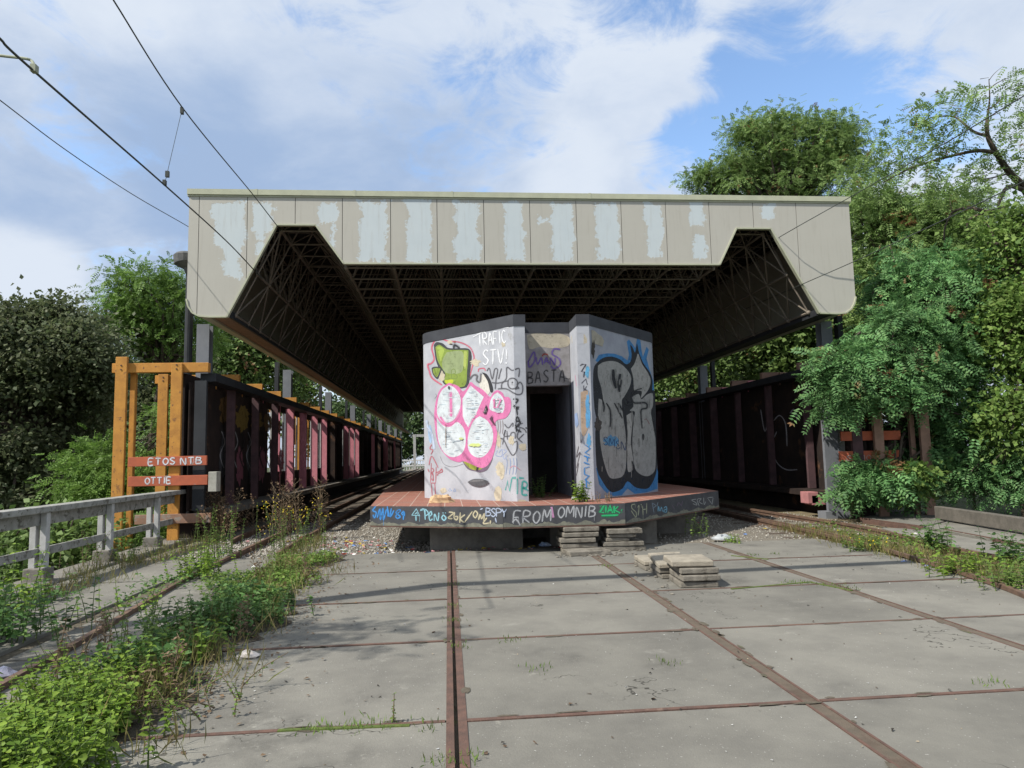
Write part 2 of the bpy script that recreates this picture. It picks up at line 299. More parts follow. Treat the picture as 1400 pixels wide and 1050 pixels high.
# ------------------------------------------------------------------ object helpers
ORG = {}
def tag(o, label=None, cat=None, group=None, kind=None):
    if label: o['label'] = label
    if cat: o['category'] = cat
    if group: o['group'] = group
    if kind: o['kind'] = kind
    return o
def thing(name, loc, label, cat, group=None):
    o = bpy.data.objects.new(name, None); o.empty_display_size = 0.2
    COL.objects.link(o); o.location = loc
    ORG[o.name] = np.array(loc, float)
    return tag(o, label, cat, group)
class MB:
    def __init__(s): s.v = []; s.f = []; s.m = []; s.cur = 0
    def add(s, vs, fs):
        b = len(s.v); s.v += [tuple(map(float, q)) for q in vs]
        for f in fs: s.f.append(tuple(b+i for i in f)); s.m.append(s.cur)
        return s
    def box(s, x0, x1, y0, y1, z0, z1):
        return s.add([(x0, y0, z0), (x1, y0, z0), (x1, y1, z0), (x0, y1, z0), (x0, y0, z1), (x1, y0, z1), (x1, y1, z1), (x0, y1, z1)],
                     [(0, 3, 2, 1), (4, 5, 6, 7), (0, 1, 5, 4), (1, 2, 6, 5), (2, 3, 7, 6), (3, 0, 4, 7)])
    def quad(s, a, b, c, d): return s.add([a, b, c, d], [(0, 1, 2, 3)])
    def bar(s, a, b, w, h, upv=(0, 0, 1)):
        a, b = np.array(a, float), np.array(b, float); d = b-a; d /= np.linalg.norm(d)
        u = np.array(upv, float)
        if abs(np.dot(u, d)) > 0.98: u = np.array((0, 1.0, 0))
        x = np.cross(d, u); x /= np.linalg.norm(x); u = np.cross(x, d)
        vs = [p+sx*x*w/2+sz*u*h/2 for p in (a, b) for sx, sz in ((-1, -1), (1, -1), (1, 1), (-1, 1))]
        return s.add(vs, [(0, 1, 2, 3), (7, 6, 5, 4), (0, 4, 5, 1), (1, 5, 6, 2), (2, 6, 7, 3), (3, 7, 4, 0)])
    def tube(s, pts, r, n=6, cap=True):
        pts = [np.array(p, float) for p in pts]
        rs = [r]*len(pts) if np.isscalar(r) else list(r)
        vs = []; prev = None
        for i, p in enumerate(pts):
            d = pts[min(i+1, len(pts)-1)]-pts[max(i-1, 0)]
            d = d/(np.linalg.norm(d)+1e-9)
            ref = np.array((0, 0, 1.0)) if abs(d[2]) < 0.95 else np.array((0, 1.0, 0))
            x = np.cross(d, ref) if prev is None else prev-d*np.dot(prev, d)
            x /= np.linalg.norm(x)+1e-9; prev = x
            y = np.cross(d, x)
            for k in range(n):
                a = 2*math.pi*k/n; vs.append(p+rs[i]*(math.cos(a)*x+math.sin(a)*y))
        fs = []
        for i in range(len(pts)-1):
            for k in range(n):
                k2 = (k+1) % n; fs.append((i*n+k, i*n+k2, (i+1)*n+k2, (i+1)*n+k))
        if cap: fs.append(tuple(range(n))[::-1]); fs.append(tuple(range((len(pts)-1)*n, len(pts)*n)))
        return s.add(vs, fs)
    def prism(s, poly, z0, z1):
        n = len(poly)
        vs = [(x, y, z0) for x, y in poly]+[(x, y, z1) for x, y in poly]
        return s.add(vs, [tuple(range(n))[::-1], tuple(range(n, 2*n))]+[(i, (i+1) % n, n+(i+1) % n, n+i) for i in range(n)])
    def prismY(s, poly, y0, y1):
        n = len(poly)
        vs = [(x, y0, z) for x, z in poly]+[(x, y1, z) for x, z in poly]
        return s.add(vs, [tuple(range(n)), tuple(range(n, 2*n))[::-1]]+[(i, n+i, n+(i+1) % n, (i+1) % n) for i in range(n)])
    def sphere(s, c, r, n=8, m=5, sq=1.0):
        vs = [(c[0], c[1], c[2]+r*sq)]
        for i in range(1, m):
            a = math.pi*i/m
            for k in range(n):
                b = 2*math.pi*k/n; vs.append((c[0]+r*math.sin(a)*math.cos(b), c[1]+r*math.sin(a)*math.sin(b), c[2]+r*sq*math.cos(a)))
        vs.append((c[0], c[1], c[2]-r*sq)); fs = []
        for k in range(n): fs.append((0, 1+k, 1+(k+1) % n))
        for i in range(m-2):
            for k in range(n): fs.append((1+i*n+k, 1+(i+1)*n+k, 1+(i+1)*n+(k+1) % n, 1+i*n+(k+1) % n))
        L = len(vs)-1
        for k in range(n): fs.append((L, 1+(m-2)*n+(k+1) % n, 1+(m-2)*n+k))
        return s.add(vs, fs)
    def build(s, name, mats, parent=None, smooth=False, bevel=0.0):
        v = np.array(s.v, float).reshape(-1, 3)
        return mesh(name, v, s.f, mats, parent, smooth, bevel, s.m if s.cur or any(s.m) else None)

def mesh(name, v, faces, mats, parent=None, smooth=False, bevel=0.0, mi=None):
    me = bpy.data.meshes.new(name)
    if parent is not None: org = ORG[parent.name]
    else:
        org = np.array(((v[:, 0].min()+v[:, 0].max())/2, (v[:, 1].min()+v[:, 1].max())/2, v[:, 2].min()))
    vv = v-org
    if isinstance(faces, np.ndarray):
        k = faces.shape[1]; nf = len(faces)
        me.vertices.add(len(vv)); me.vertices.foreach_set('co', vv.astype(np.float32).ravel())
        me.loops.add(nf*k); me.loops.foreach_set('vertex_index', faces.astype(np.int32).ravel())
        me.polygons.add(nf); me.polygons.foreach_set('loop_start', np.arange(0, nf*k, k, dtype=np.int32))
        me.update(calc_edges=True)
    else:
        me.from_pydata([tuple(q) for q in vv], [], faces)
    for m in (mats if isinstance(mats, (list, tuple)) else [mats]): me.materials.append(m)
    if mi is not None: me.polygons.foreach_set('material_index', np.array(mi, dtype=np.int32))
    if smooth: me.polygons.foreach_set('use_smooth', np.ones(len(me.polygons), dtype=bool))
    me.update()
    o = bpy.data.objects.new(name, me); COL.objects.link(o)
    if parent is not None: o.parent = parent
    else: o.location = org
    ORG[o.name] = org
    if bevel:
        b = o.modifiers.new('bevel', 'BEVEL'); b.width = bevel; b.segments = 2; b.limit_method = 'ANGLE'
    return o

def smooth_pts(p, k=6):
    p = [np.array(q, float) for q in p]
    if len(p) < 3: return p
    out = []
    for i in range(len(p)-1):
        p0 = p[max(i-1, 0)]; p1 = p[i]; p2 = p[i+1]; p3 = p[min(i+2, len(p)-1)]
        for j in range(k):
            t = j/k
            out.append(0.5*((2*p1)+(p2-p0)*t+(2*p0-5*p1+4*p2-p3)*t*t+(3*p1-p0-3*p2+p3)*t**3))
    out.append(p[-1]); return out

#==STRUCTURE==
# ------------------------------------------------------------------ ground
def terr_z(x, y):
    if x < -6.2: return max(-6.0, -0.6-(-6.2-x)*1.5)
    if x > 11.8: return -0.15+min(1.2, (x-11.8)*0.06)
    return -0.6
xs = np.concatenate([[-900, -300, -120, -60, -35, -22, -14, -11, -9.5, -8.5, -7.5, -6.7, -6.25, -6.15], np.linspace(-5, 11, 6), [11.75, 11.85, 13, 16, 20, 26, 35, 60, 120, 300, 900]])
ys = np.array([-300, -100, -40, -15, -5, 0, 5, 10, 15, 20, 25, 30, 40, 55, 75, 100, 120, 150, 220, 400, 900])
tv = np.array([(x, y, terr_z(x, y)) for y in ys for x in xs])
nx = len(xs)
tf = [(j*nx+i, j*nx+i+1, (j+1)*nx+i+1, (j+1)*nx+i) for j in range(len(ys)-1) for i in range(nx-1)]
tag(mesh('terrain', tv, tf, terrm), kind='structure')

# concrete deck: separate slabs, steel edges, dirt filled joints
JX = [-5.55, -3.98, -2.33, 0.03, 2.36, 4.66, 6.62]
JY = [-6.0, -4.0, -2.0, 0.0, 1.0, 2.66, 4.67, 6.65, 8.55, 10.7, 12.85]
sl = MB()
for i in range(len(JX)-1):
    for j in range(len(JY)-1):
        g = 0.055 if i != 0 else 0.03
        x0, x1 = JX[i]+g, JX[i+1]-g
        if i == 1: x0 += 0.12
        y0, y1 = JY[j]+0.022, JY[j+1]-0.022
        dz = [random.uniform(-0.004, 0.004) for _ in range(4)]
        n = 6
        if i == len(JX)-2:      # right edge follows the curved rail
            x1 = 6.62 if j < 8 else (6.78 if j == 8 else 6.85)
            if j < 7: x1 = 6.1 if j == 6 else 5.9
        vs = [(x0, y0, -0.14), (x1, y0, -0.14), (x1, y1, -0.14), (x0, y1, -0.14), (x0, y0, dz[0]), (x1, y0, dz[1]), (x1, y1, dz[2]), (x0, y1, dz[3])]
        sl.add(vs, [(4, 5, 6, 7), (0, 1, 5, 4), (1, 2, 6, 5), (2, 3, 7, 6), (3, 0, 4, 7)])
tag(sl.build('deck_slabs', concrete, bevel=0.006), kind='structure')
jb = MB(); jb.box(-6.0, 6.8, -6, 12.85, -0.3, -0.035)
tag(jb.build('joint_fill', dirtj), kind='structure')
ed = MB()
for a in (0.03,):
    ed.box(a-0.062, a-0.014, -5, 12.84, -0.1, 0.005); ed.box(a+0.012, a+0.068, -5, 12.84, -0.1, 0.006)
for a in (2.36, 4.66):
    ed.box(a-0.062, a-0.045, -5, 12.84, -0.1, 0.004); ed.box(a+0.045, a+0.062, -5, 12.84, -0.1, 0.004)
for y in JY[5:10]:
    for x0, x1 in ((-2.2, -0.04), (0.10, 2.29), (2.43, 4.59), (4.73, 6.55 if y > 8 else 5.9)):
        ed.box(x0, x1, y-0.021, y+0.021, -0.1, 0.0045)
tag(ed.build('steel_joint_edging', rust), kind='structure')
fl = MB()
for a in (2.36, 4.66):
    fl.box(a-0.044, a+0.044, -5, 12.84, -0.1, -0.001)
tag(fl.build('joint_strip', mat('joint_strip_mat', (0.135, 0.105, 0.08), (0.10, 0.085, 0.065), 9, 1.0, 0.5, 60, c3=(0.085, 0.06, 0.045), s3=2, t3=0.5, w3=0.2)), kind='structure')
ch = MB()
for _ in range(170):
    if random.random() < .5:
        x = random.choice(JX[2:6])+random.choice((-1, 1))*random.uniform(.06, .085); y = random.uniform(3, 12.6); rx_, ry_ = random.uniform(.01, .035), random.uniform(.02, .10)
    else:
        x = random.uniform(-2.2, 6.3); y = random.choice(JY[5:10])+random.choice((-1, 1))*random.uniform(.022, .04); rx_, ry_ = random.uniform(.02, .12), random.uniform(.008, .025)
    n_ = 11; ch.add([(x+rx_*math.cos(6.283*k/n_)*random.uniform(.6, 1.3), y+ry_*math.sin(6.283*k/n_)*random.uniform(.6, 1.3), 0.0065) for k in range(n_)], [tuple(range(n_))])
tag(ch.build('chipped_joint_edges', dirtj), kind='structure')
# trackbed, earth strip on the right, deck edge on the left
tb = MB(); tb.box(-6.0, 8.9, 12.85, 118, -0.4, -0.05)
tag(tb.build('trackbed', gravelm), kind='structure')
eb = MB()
eb.add([(5.85, -6, -0.06), (11.85, -6, -0.06), (11.85, 12.85, -0.06), (6.75, 12.85, -0.06)], [(0, 1, 2, 3)])
eb.add([(8.9, 12.85, -0.055), (11.85, 12.85, -0.055), (11.85, 118, -0.055), (8.9, 118, -0.055)], [(0, 1, 2, 3)])
tag(eb.build('earth_strip', earthm), kind='structure')
kb = MB(); kb.box(-6.2, -5.56, -6, 17.2, -1.2, 0.015)
tag(kb.build('bridge_edge_kerb', concrete2, bevel=0.02), kind='structure')
# concrete panels right of the right-hand track
rp = MB()
def polyslab(mb, pts, z0, z1):
    mb.prism(pts, z0, z1)
A = [atZ(*p)[:2] for p in ((1176, 711), (1262, 723), (1330, 706), (1222, 700))]
polyslab(rp, A, -0.06, 0.05)
A = [atZ(*p)[:2] for p in ((1266, 723), (1420, 752), (1500, 735), (1335, 706))]
polyslab(rp, A, -0.06, 0.045)
A = [atZ(*p)[:2] for p in ((1205, 722), (1300, 753), (1440, 768), (1420, 753), (1262, 724))]
polyslab(rp, A, -0.06, 0.01)
tag(rp.build('right_side_slabs', concrete, bevel=0.008), kind='structure')
re_ = MB()
for q in (((1176, 711), (1262, 723)), ((1290, 727), (1420, 752)), ((1180, 714), (1258, 726))):
    a, b = atZ(*q[0]), atZ(*q[1]); re_.bar(a+[0, 0, 0.02], b+[0, 0, 0.02], 0.03, 0.08)
tag(re_.build('right_slab_edging', rust), kind='structure')

# loose ballast stones near the platform nose
def stones(n, xr, yr, zc, smin, smax, name, m, mask=None):
    base = np.array([(1, 0, 0), (-1, 0, 0), (0, 1, 0), (0, -1, 0), (0, 0, 1), (0, 0, -1)], float)
    bf = np.array([(0, 2, 4), (2, 1, 4), (1, 3, 4), (3, 0, 4), (2, 0, 5), (1, 2, 5), (3, 1, 5), (0, 3, 5)])
    p = np.stack([rng.uniform(*xr, n), rng.uniform(*yr, n), np.full(n, zc)], 1)
    if mask is not None: p = p[mask(p)]
    n = len(p)
    s_ = rng.uniform(smin, smax, (n, 1, 1))*rng.uniform(0.6, 1.3, (n, 6, 1))
    ang = rng.uniform(0, 6.28, n); c, s2 = np.cos(ang), np.sin(ang)
    Rz = np.zeros((n, 3, 3)); Rz[:, 0, 0] = c; Rz[:, 0, 1] = -s2; Rz[:, 1, 0] = s2; Rz[:, 1, 1] = c; Rz[:, 2, 2] = 0.7
    v = (np.einsum('nij,kj->nki', Rz, base)*s_)+p[:, None, :]
    f = bf[None]+6*np.arange(n)[:, None, None]
    return tag(mesh(name, v.reshape(-1, 3), f.reshape(-1, 3), m), kind='stuff')
st = stones(9000, (-4.9, 0.5), (12.9, 21), -0.045, 0.015, 0.035, 'ballast_stones', mat('stone', (0.36, 0.34, 0.30), (0.22, 0.205, 0.18), 14, 0.95, island=0.4),
            lambda p: rng.uniform(0, 1, len(p)) < np.clip(1.3-(p[:, 1]-12.9)/7, 0.15, 1))
tag(st, 'loose grey ballast stones scattered beside the left track', 'ballast')
st = stones(2200, (3.8, 9.3), (12.9, 19), -0.045, 0.012, 0.03, 'ballast_stones', MATS['stone'])
tag(st, 'loose grey ballast stones beside the right track', 'ballast')

# ------------------------------------------------------------------ tracks
def rail(mb, pts):
    pts = [np.array(p, float) for p in smooth_pts(pts, 8)]
    for a, b in zip(pts[:-1], pts[1:]):
        b2 = b+(b-a)*0.002
        mb.bar(a+[0, 0, 0.045], b2+[0, 0, 0.045], 0.06, 0.05)
        mb.bar(a+[0, 0, -0.02], b2+[0, 0, -0.02], 0.022, 0.08)
        mb.bar(a+[0, 0, -0.055], b2+[0, 0, -0.055], 0.12, 0.02)
t = thing('railway_track', (-3.75, 13, -0.06), 'overgrown rusty track left of the platform, running under the roof past the orange timber', 'railway track')
b = MB(); rail(b, [(-3.2, 3, -0.02), (-3.42, 7.1, -0.02), (-3.7, 10.5, -0.02), (-3.72, 13, 0), (-3.78, 18, 0), (-3.8, 30, 0), (-3.8, 112, 0)]); b.build('rail', railm, t)
b = MB(); rail(b, [(-2.98, 12.9, 0), (-3.02, 15.5, 0), (-3.0, 26, 0), (-3.0, 112, 0)]); b.build('rail', railm, t)
b = MB(); rail(b, [(-4.45, 15.3, 0), (-4.55, 18, 0), (-4.55, 30, 0), (-4.55, 112, 0)]); b.build('rail', railm, t)
b = MB()
for k in range(90):
    y = 14+k*0.75; b.box(-4.9, -2.65, y, y+0.22, -0.2, -0.045+random.uniform(0, 0.008))
q = b.build('sleepers', mat('old_sleeper', (0.11, 0.085, 0.065), (0.07, 0.055, 0.045), 6, 0.95, 0.3, 40), t)
t = thing('railway_track', (7.6, 13, -0.06), 'rusty track right of the platform, curving out over the open deck', 'railway track')
inn = [tuple(atZ(*p)+[0, 0, dz]) for p, dz in (((1440, 835), -0.03), ((1350, 798), -0.01), ((1200, 752), 0), ((1166, 744), 0), ((1075, 722), 0), ((971, 699), 0))]
out = [tuple(atZ(*p)) for p in ((1500, 792), (1400, 772), (1300, 753), (1230, 735), (1154, 719), (1012, 696))]
b = MB(); rail(b, inn+[(7.35, 30, 0), (7.35, 112, 0)]); b.build('rail', railm, t)
b = MB(); rail(b, out+[(8.4, 30, 0), (8.4, 112, 0)]); b.build('rail', railm, t)
b = MB(); rail(b, [tuple(np.array(p)+[0.16, 0, 0]) for p in inn[3:]]+[(7.5, 30, 0), (7.5, 60, 0)]); b.build('guard_rail', railm, t)
b = MB()
for k in range(90):
    y = 13.4+k*0.75; b.box(6.7 if y > 14.5 else 6.5, 8.95, y, y+0.22, -0.2, -0.045+random.uniform(0, 0.008))
b.build('sleepers', MATS['old_sleeper'], t)

# ------------------------------------------------------------------ roof
FY = 16.7
RX0, RX1 = -5.97, 10.27
ZT, ZM, ZL, ZN = 8.02, 6.27, 5.0, 7.2
roof = thing('station_roof', (2.15, FY, 0), 'long station canopy with peeling beige fascia, notched over both tracks, on grey steel columns', 'roof')
prof_b = [(RX0, 5.42), (-5.93, 5.25), (-5.83, 5.1), (-5.68, 5.02), (-5.47, ZL), (-5.06, ZL), (-3.96, ZN), (-3.06, ZN), (-2.40, ZM),
          (6.78, ZM), (7.26, ZN), (8.15, ZN), (9.29, ZL+0.04), (9.74, ZL+0.02), (9.98, ZL+0.04), (10.13, 5.14), (10.22, 5.28), (RX1, 5.45)]
def zb(x):
    for (x0, z0), (x1, z1) in zip(prof_b[:-1], prof_b[1:]):
        if x0 <= x <= x1: return z0+(z1-z0)*(x-x0)/(x1-x0+1e-9)
    return prof_b[0][1] if x < RX0 else prof_b[-1][1]
ZP = ZT-0.13
pxs = [258, 272, 338, 403.5, 468, 534, 597.5, 661.5, 724.5, 788, 849.5, 910.5, 970, 1030, 1089, 1163]
pX = [atY(p, 300, FY)[0] for p in pxs]; pX[0] = RX0; pX[-1] = RX1
# where the old paint has come off (picture positions of the worn areas turned into panel positions)
WEAR = [(292, 337, 276, 335, 9), (305, 330, 320, 378, 8), (322, 337, 276, 340, 8), (344, 374, 276, 318, 9), (350, 362, 310, 350, 6), (435, 460, 276, 306, 7), (451, 460, 300, 338, 6),
        (490, 531, 276, 358, 9), (555, 593, 272, 360, 8), (621, 657, 275, 358, 8), (688, 718, 276, 358, 8), (752, 786, 275, 357, 8), (735, 752, 296, 306, 5),
        (813, 848, 276, 356, 8), (880, 908, 277, 352, 8), (942, 963, 275, 310, 6), (946, 966, 318, 354, 6), (1040, 1060, 276, 300, 6)]
WB = []
for x0, x1, y0, y1, k in WEAR:
    a = atY(x0, y0, FY); c = atY(x1, y1, FY)
    WB.append((a[0], c[0], c[2], a[2], k*FY/970))
# panel centre lines
for i in range(len(pX)-1):
    x0, x1 = pX[i]+0.007, pX[i+1]-0.007
    nc = 44 if i else 6
    brk = sorted(set([x0, x1]+[p[0] for p in prof_b if x0 < p[0] < x1]+list(np.linspace(x0, x1, nc))))
    nr = 60
    vs = []; pe = []
    for x in brk:
        lo = zb(x)+0.012
        for r_ in range(nr):
            z = lo+(ZP-lo)*r_/(nr-1); vs.append((x, FY, z))
            best = -1.0
            for wx0, wx1, wz0, wz1, k in WB:
                d = min(x-wx0, wx1-x, z-wz0, wz1-z)
                best = max(best, max(-1.0, min(1.0, (d-0.015)/0.22)))
            pe.append(best)
    c_ = len(brk); fs = [(a*nr+r_, (a+1)*nr+r_, (a+1)*nr+r_+1, a*nr+r_+1) for a in range(c_-1) for r_ in range(nr-1)]
    # folded-back rims
    loop = [a*nr for a in range(c_)]+[(c_-1)*nr+r_ for r_ in range(1, nr)]+[a*nr+nr-1 for a in range(c_-2, -1, -1)]+[r_ for r_ in range(nr-2, 0, -1)]
    nb = len(vs)
    for l in loop: vs.append((vs[l][0], FY+0.03, vs[l][2])); pe.append(-1.0)
    L = len(loop)
    fs += [(loop[k], nb+k, nb+(k+1) % L, loop[(k+1) % L]) for k in range(L)]
    o = mesh('fascia_panel', np.array(vs), fs, peelm, roof)
    at_ = o.data.attributes.new('peel', 'FLOAT', 'POINT'); at_.data.foreach_set('value', np.array(pe, dtype=np.float32))
# backing board, coping, edge trim
pb = [(x, z+0.02) for x, z in prof_b]+[(RX1, ZP-0.01), (RX0, ZP-0.01)]
b = MB(); b.prismY(pb, FY+0.031, FY+0.12); b.build('fascia_backing', darkm, roof)
b = MB(); b.box(RX0-0.03, RX1+0.03, FY-0.05, FY+0.16, ZP+0.02, ZT+0.02)
for xx in (atY(351, 268, FY)[0], atY(485, 268, FY)[0], atY(618, 268, FY)[0], atY(806, 268, FY)[0]): b.box(xx-0.03, xx+0.03, FY-0.055, FY+0.165, ZP+0.015, ZT+0.028)
b.box(RX0-0.03, RX1+0.03, FY-0.02, FY+0.16, ZP-0.02, ZP+0.018)
b.build('coping', trimm, roof)
b = MB()
for (x0, z0), (x1, z1) in zip(prof_b[:-1], prof_b[1:]):
    a = np.array((x0, FY+0.03, z0)); c = np.array((x1, FY+0.03, z1))
    b.bar(a, c, 0.11, 0.035, (0, 0, 1))
b.build('edge_trim', trimm, roof)
LY = 97.0
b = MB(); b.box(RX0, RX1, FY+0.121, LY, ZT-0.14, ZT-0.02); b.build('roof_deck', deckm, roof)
b = MB()
for k in range(110):
    y = FY+0.4+k*0.7
    if y < LY: b.box(RX0+0.2, RX1-0.2, y, y+0.09, ZT-0.22, ZT-0.142)
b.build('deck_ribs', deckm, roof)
for side in (0, 1):
    b = MB()
    pp = prof_b[:5] if side == 0 else prof_b[-5:]
    if side == 0: pp = [(RX0, ZT-0.141)]+list(pp)
    else: pp = list(pp)+[(RX1, ZT-0.141)]
    for (x0, z0), (x1, z1) in zip(pp[:-1], pp[1:]):
        dx = 0.03 if side == 0 else -0.03
        b.add([(x0, FY+0.125, z0), (x1, FY+0.125, z1), (x1, LY, z1), (x0, LY, z0), (x0+dx, FY+0.125, z0+0.01), (x1+dx, FY+0.125, z1+0.02), (x1+dx, LY, z1+0.02), (x0+dx, LY, z0+0.01)],
              [(0, 1, 2, 3), (4, 7, 6, 5), (0, 4, 5, 1), (2, 6, 7, 3)])
    b.build('side_cladding', beige, roof)
    b = MB()
    xa, xb = (-5.47, -5.06) if side == 0 else (9.29, 9.74)
    k = 0; y = FY+0.13
    while y < LY:
        b.box(xa, xb, y, min(y+2.28, LY), ZL+0.03, ZL+0.075); y += 2.3
    b.build('soffit', soffitm if side == 0 else darkm, roof)
    b = MB(); xx = -5.04 if side == 0 else 9.27
    b.box(min(xx, xx+0.05), max(xx, xx+0.05), FY+0.13, LY, ZL+0.0, ZL+0.16); b.build('edge_beam', darkm, roof)
# space frame
MY = 1.085
flat = np.linspace(-2.40, 6.78, 9)
low = [(-5.0, ZL+0.12), (-4.5, 6.12), (-3.96, ZN), (-3.06, ZN)]+[(x, ZM+0.02) for x in flat]+[(7.26, ZN), (8.15, ZN), (8.72, 6.12), (9.25, ZL+0.14)]
upx = [-5.6, -4.9, -4.2, -3.5]+list((flat[:-1]+flat[1:])/2)+[7.7, 8.4, 9.2, 9.85]
ZU = ZT-0.34
NY = 62
Yn = [FY+0.45+MY*k for k in range(NY)]
for (x, z) in low:
    b = MB(); b.tube([(x, Yn[0], z), (x, Yn[-1], z)], 0.034, 6); b.build('chord_tube', trussm, roof)
b = MB()
for x in upx: b.tube([(x, Yn[0]+MY/2, ZU), (x, Yn[-1]-MY/2, ZU)], 0.03, 5)
b.build('upper_chords', trussm, roof)
nb_ = 0
rest = MB(); nodes = MB(); cross = MB()
def brace(a, c, r):
    global nb_
    if nb_ < 96:
        q = MB(); q.tube([a, c], r, 5); q.build('brace', trussm, roof); nb_ += 1
    else: rest.tube([a, c], r, 4, cap=False)
for k in range(NY):
    y = Yn[k]
    for i, (x, z) in enumerate(low):
        if k < 40: nodes.sphere((x, y, z), 0.062, 6, 4)
        if i < len(low)-1: cross.tube([(x, y, z), (low[i+1][0], y, low[i+1][1])], 0.024, 4, cap=False)
    if k < NY-1 and k < 46:
        for i, xu in enumerate(upx):
            cross.tube([(xu, y+MY/2, ZU), (upx[min(i+1, len(upx)-1)], y+MY/2, ZU)], 0.02, 4, cap=False)
        for i, (x, z) in enumerate(low):
            for j, xu in enumerate(upx):
                if abs(xu-x) < 1.0 and z < ZU-0.3:
                    if i in (0, len(low)-1): continue
                    if abs(xu-x) < (0.45 if i in (1, len(low)-2) else 0.7):
                        brace((x, y, z), (xu, y+MY/2, ZU), 0.02)
                        if k > 0: brace((x, y, z), (xu, y-MY/2, ZU), 0.02)
        # lattice on the sloping inner faces of the track notches
        for i in (0, 1, 14, 15):
            (xa, za), (xb, zb_) = low[i], low[i+1]
            if i > 10 or (k+i) % 2 == 0: brace((xa, y, za), (xb, Yn[k+1], zb_), 0.022)
            if i > 10 or (k+i) % 2 == 1: brace((xb, y, zb_), (xa, Yn[k+1], za), 0.022)
cross.build('cross_tubes', trussm, roof); nodes.build('node_joints', trussm, roof, smooth=True)
tag(rest.build('brace', trussm, roof), kind='stuff')
# columns
colY = [18.0+9.2*k for k in range(9)]
for X0 in (-5.97, 10.1):
    for y in colY:
        b = MB()
        b.box(X0-0.15, X0+0.15, y-0.15, y-0.125, -0.05, 5.05); b.box(X0-0.15, X0+0.15, y+0.125, y+0.15, -0.05, 5.05); b.box(X0-0.012, X0+0.012, y-0.124, y+0.124, -0.05, 5.05)
        b.box(X0-0.24, X0+0.24, y-0.24, y+0.24, -0.06, 0.12)
        b.build('column', colm, roof)
        if X0 < 0 and y > 20 or X0 > 0:
            b = MB(); xx = X0-0.4 if X0 < 0 else X0+0.42
            b.box(xx-0.07, xx+0.07, y-0.1, y+0.1, -0.4, 5.35); b.build('column_tie', darkm, roof)
# dark post with drum head outside the left corner
t = thing('drain_post', (-6.4, 18.0, -1.0), 'dark round post with flat drum head beside the left end of the fascia', 'post')
b = MB(); b.tube([(-6.36, 18.0, -1.0), (-6.36, 18.0, 6.35)], 0.095, 12); b.build('post', darkm, t, smooth=False)
b = MB(); hx = -6.42
b.tube([(-6.36, 18.0, 6.35), (-6.38, 18, 6.5), (hx, 18, 6.62), (hx, 18, 6.8), (hx, 18, 6.86)], [0.1, 0.14, 0.32, 0.34, 0.28], 16); b.build('drum_head', mat('weathered_dark_metal', (0.07, 0.075, 0.08), (0.12, 0.12, 0.12), 8, 0.8), t)

# ------------------------------------------------------------------ platform
PZ = 0.80
P1, P2, P3, P4 = (-1.42, 13.3), (0.92, 12.2), (3.03, 12.2), (5.84, 15.15)
plat = thing('platform', (2.1, 14, 0), 'island platform with red tiled top and black graffitied fascia under the roof', 'platform')
top = [P1, P2, P3, P4, (5.95, 17), (5.95, 95), (-1.8, 95), (-1.75, 20)]
b = MB(); b.prism(top, PZ-0.05, PZ); b.build('tiled_floor', tiles, plat)
fasc = []
def inset(p, d):
    c = np.array((2.1, 40.0)); q = np.array(p); v = c-q; return tuple(q+v/np.linalg.norm(v)*d)
for a, c in ((P1, P2), (P2, P3), (P3, P4)):
    b = MB(); n = np.array((c[1]-a[1], -(c[0]-a[0]))); n = n/np.linalg.norm(n)
    a_, c_ = np.array(a)+n*0.012, np.array(c)+n*0.012
    b.prism([tuple(a_), tuple(c_), tuple(np.array(c)-n*0.12), tuple(np.array(a)-n*0.12)], 0.45, PZ-0.004); fasc.append(b.build('fascia', fasciam, plat))
    b = MB()
    a_, c_ = np.array(a)+n*0.016, np.array(c)+n*0.016
    b.prism([tuple(a_), tuple(c_), tuple(np.array(c)-n*0.1), tuple(np.array(a)-n*0.1)], 0.425, 0.449); b.build('drip_edge', rust, plat)
b = MB(); b.prism([inset(P1, 0.15), inset(P2, 0.15), inset(P3, 0.15), inset(P4, 0.15), (5.8, 17), (5.8, 95), (-1.6, 95), (-1.6, 20)], 0.43, PZ-0.051); b.build('slab_body', concrete2, plat)
b = MB(); b.box(-1.42, -1.2, 13.6, 95, 0.0, 0.0)
b = MB()
b.box(-0.35, 1.36, 13.3, 14.2, -0.1, 0.43); b.build('plinth', concrete2, plat)
b = MB(); b.box(1.9, 3.95, 13.45, 14.2, -0.1, 0.43); b.build('plinth', concrete2, plat)
b = MB(); b.box(-0.9, 5.2, 14.9, 95, -0.1, 0.43); b.build('plinth', concrete2, plat)
# pale lichen stain along the lower edge of the fascia
stain = mat('lichen_stain', (0.21, 0.21, 0.165), (0.13, 0.13, 0.11), 12, 0.95)
def fplane(px):
    if px < 690: a, c = P1, P2
    elif px < 856: a, c = P2, P3
    else: a, c = P3, P4
    n = np.array((c[1]-a[1], -(c[0]-a[0]), 0.0)); n /= np.linalg.norm(n)
    return np.array((a[0], a[1], 0.0))+n*0.012, n
b = MB()
for a, c in ((P1, P2), (P2, P3), (P3, P4)):
    n = np.array((c[1]-a[1], -(c[0]-a[0]), 0)); n = n/np.linalg.norm(n)
    m_ = 60; lo = []; hi = []
    for k in range(m_+1):
        p = np.array((a[0], a[1], 0))+(np.array((c[0], c[1], 0))-np.array((a[0], a[1], 0)))*k/m_+n*0.0145
        lo.append(p+[0, 0, 0.451]); hi.append(p+[0, 0, 0.47+0.06*abs(math.sin(k*0.33+a[0]))*random.uniform(0.4, 1.2)])
    b.add(lo+hi, [(k, k+1, m_+2+k, m_+1+k) for k in range(m_)])
b.build('lichen', stain, plat)

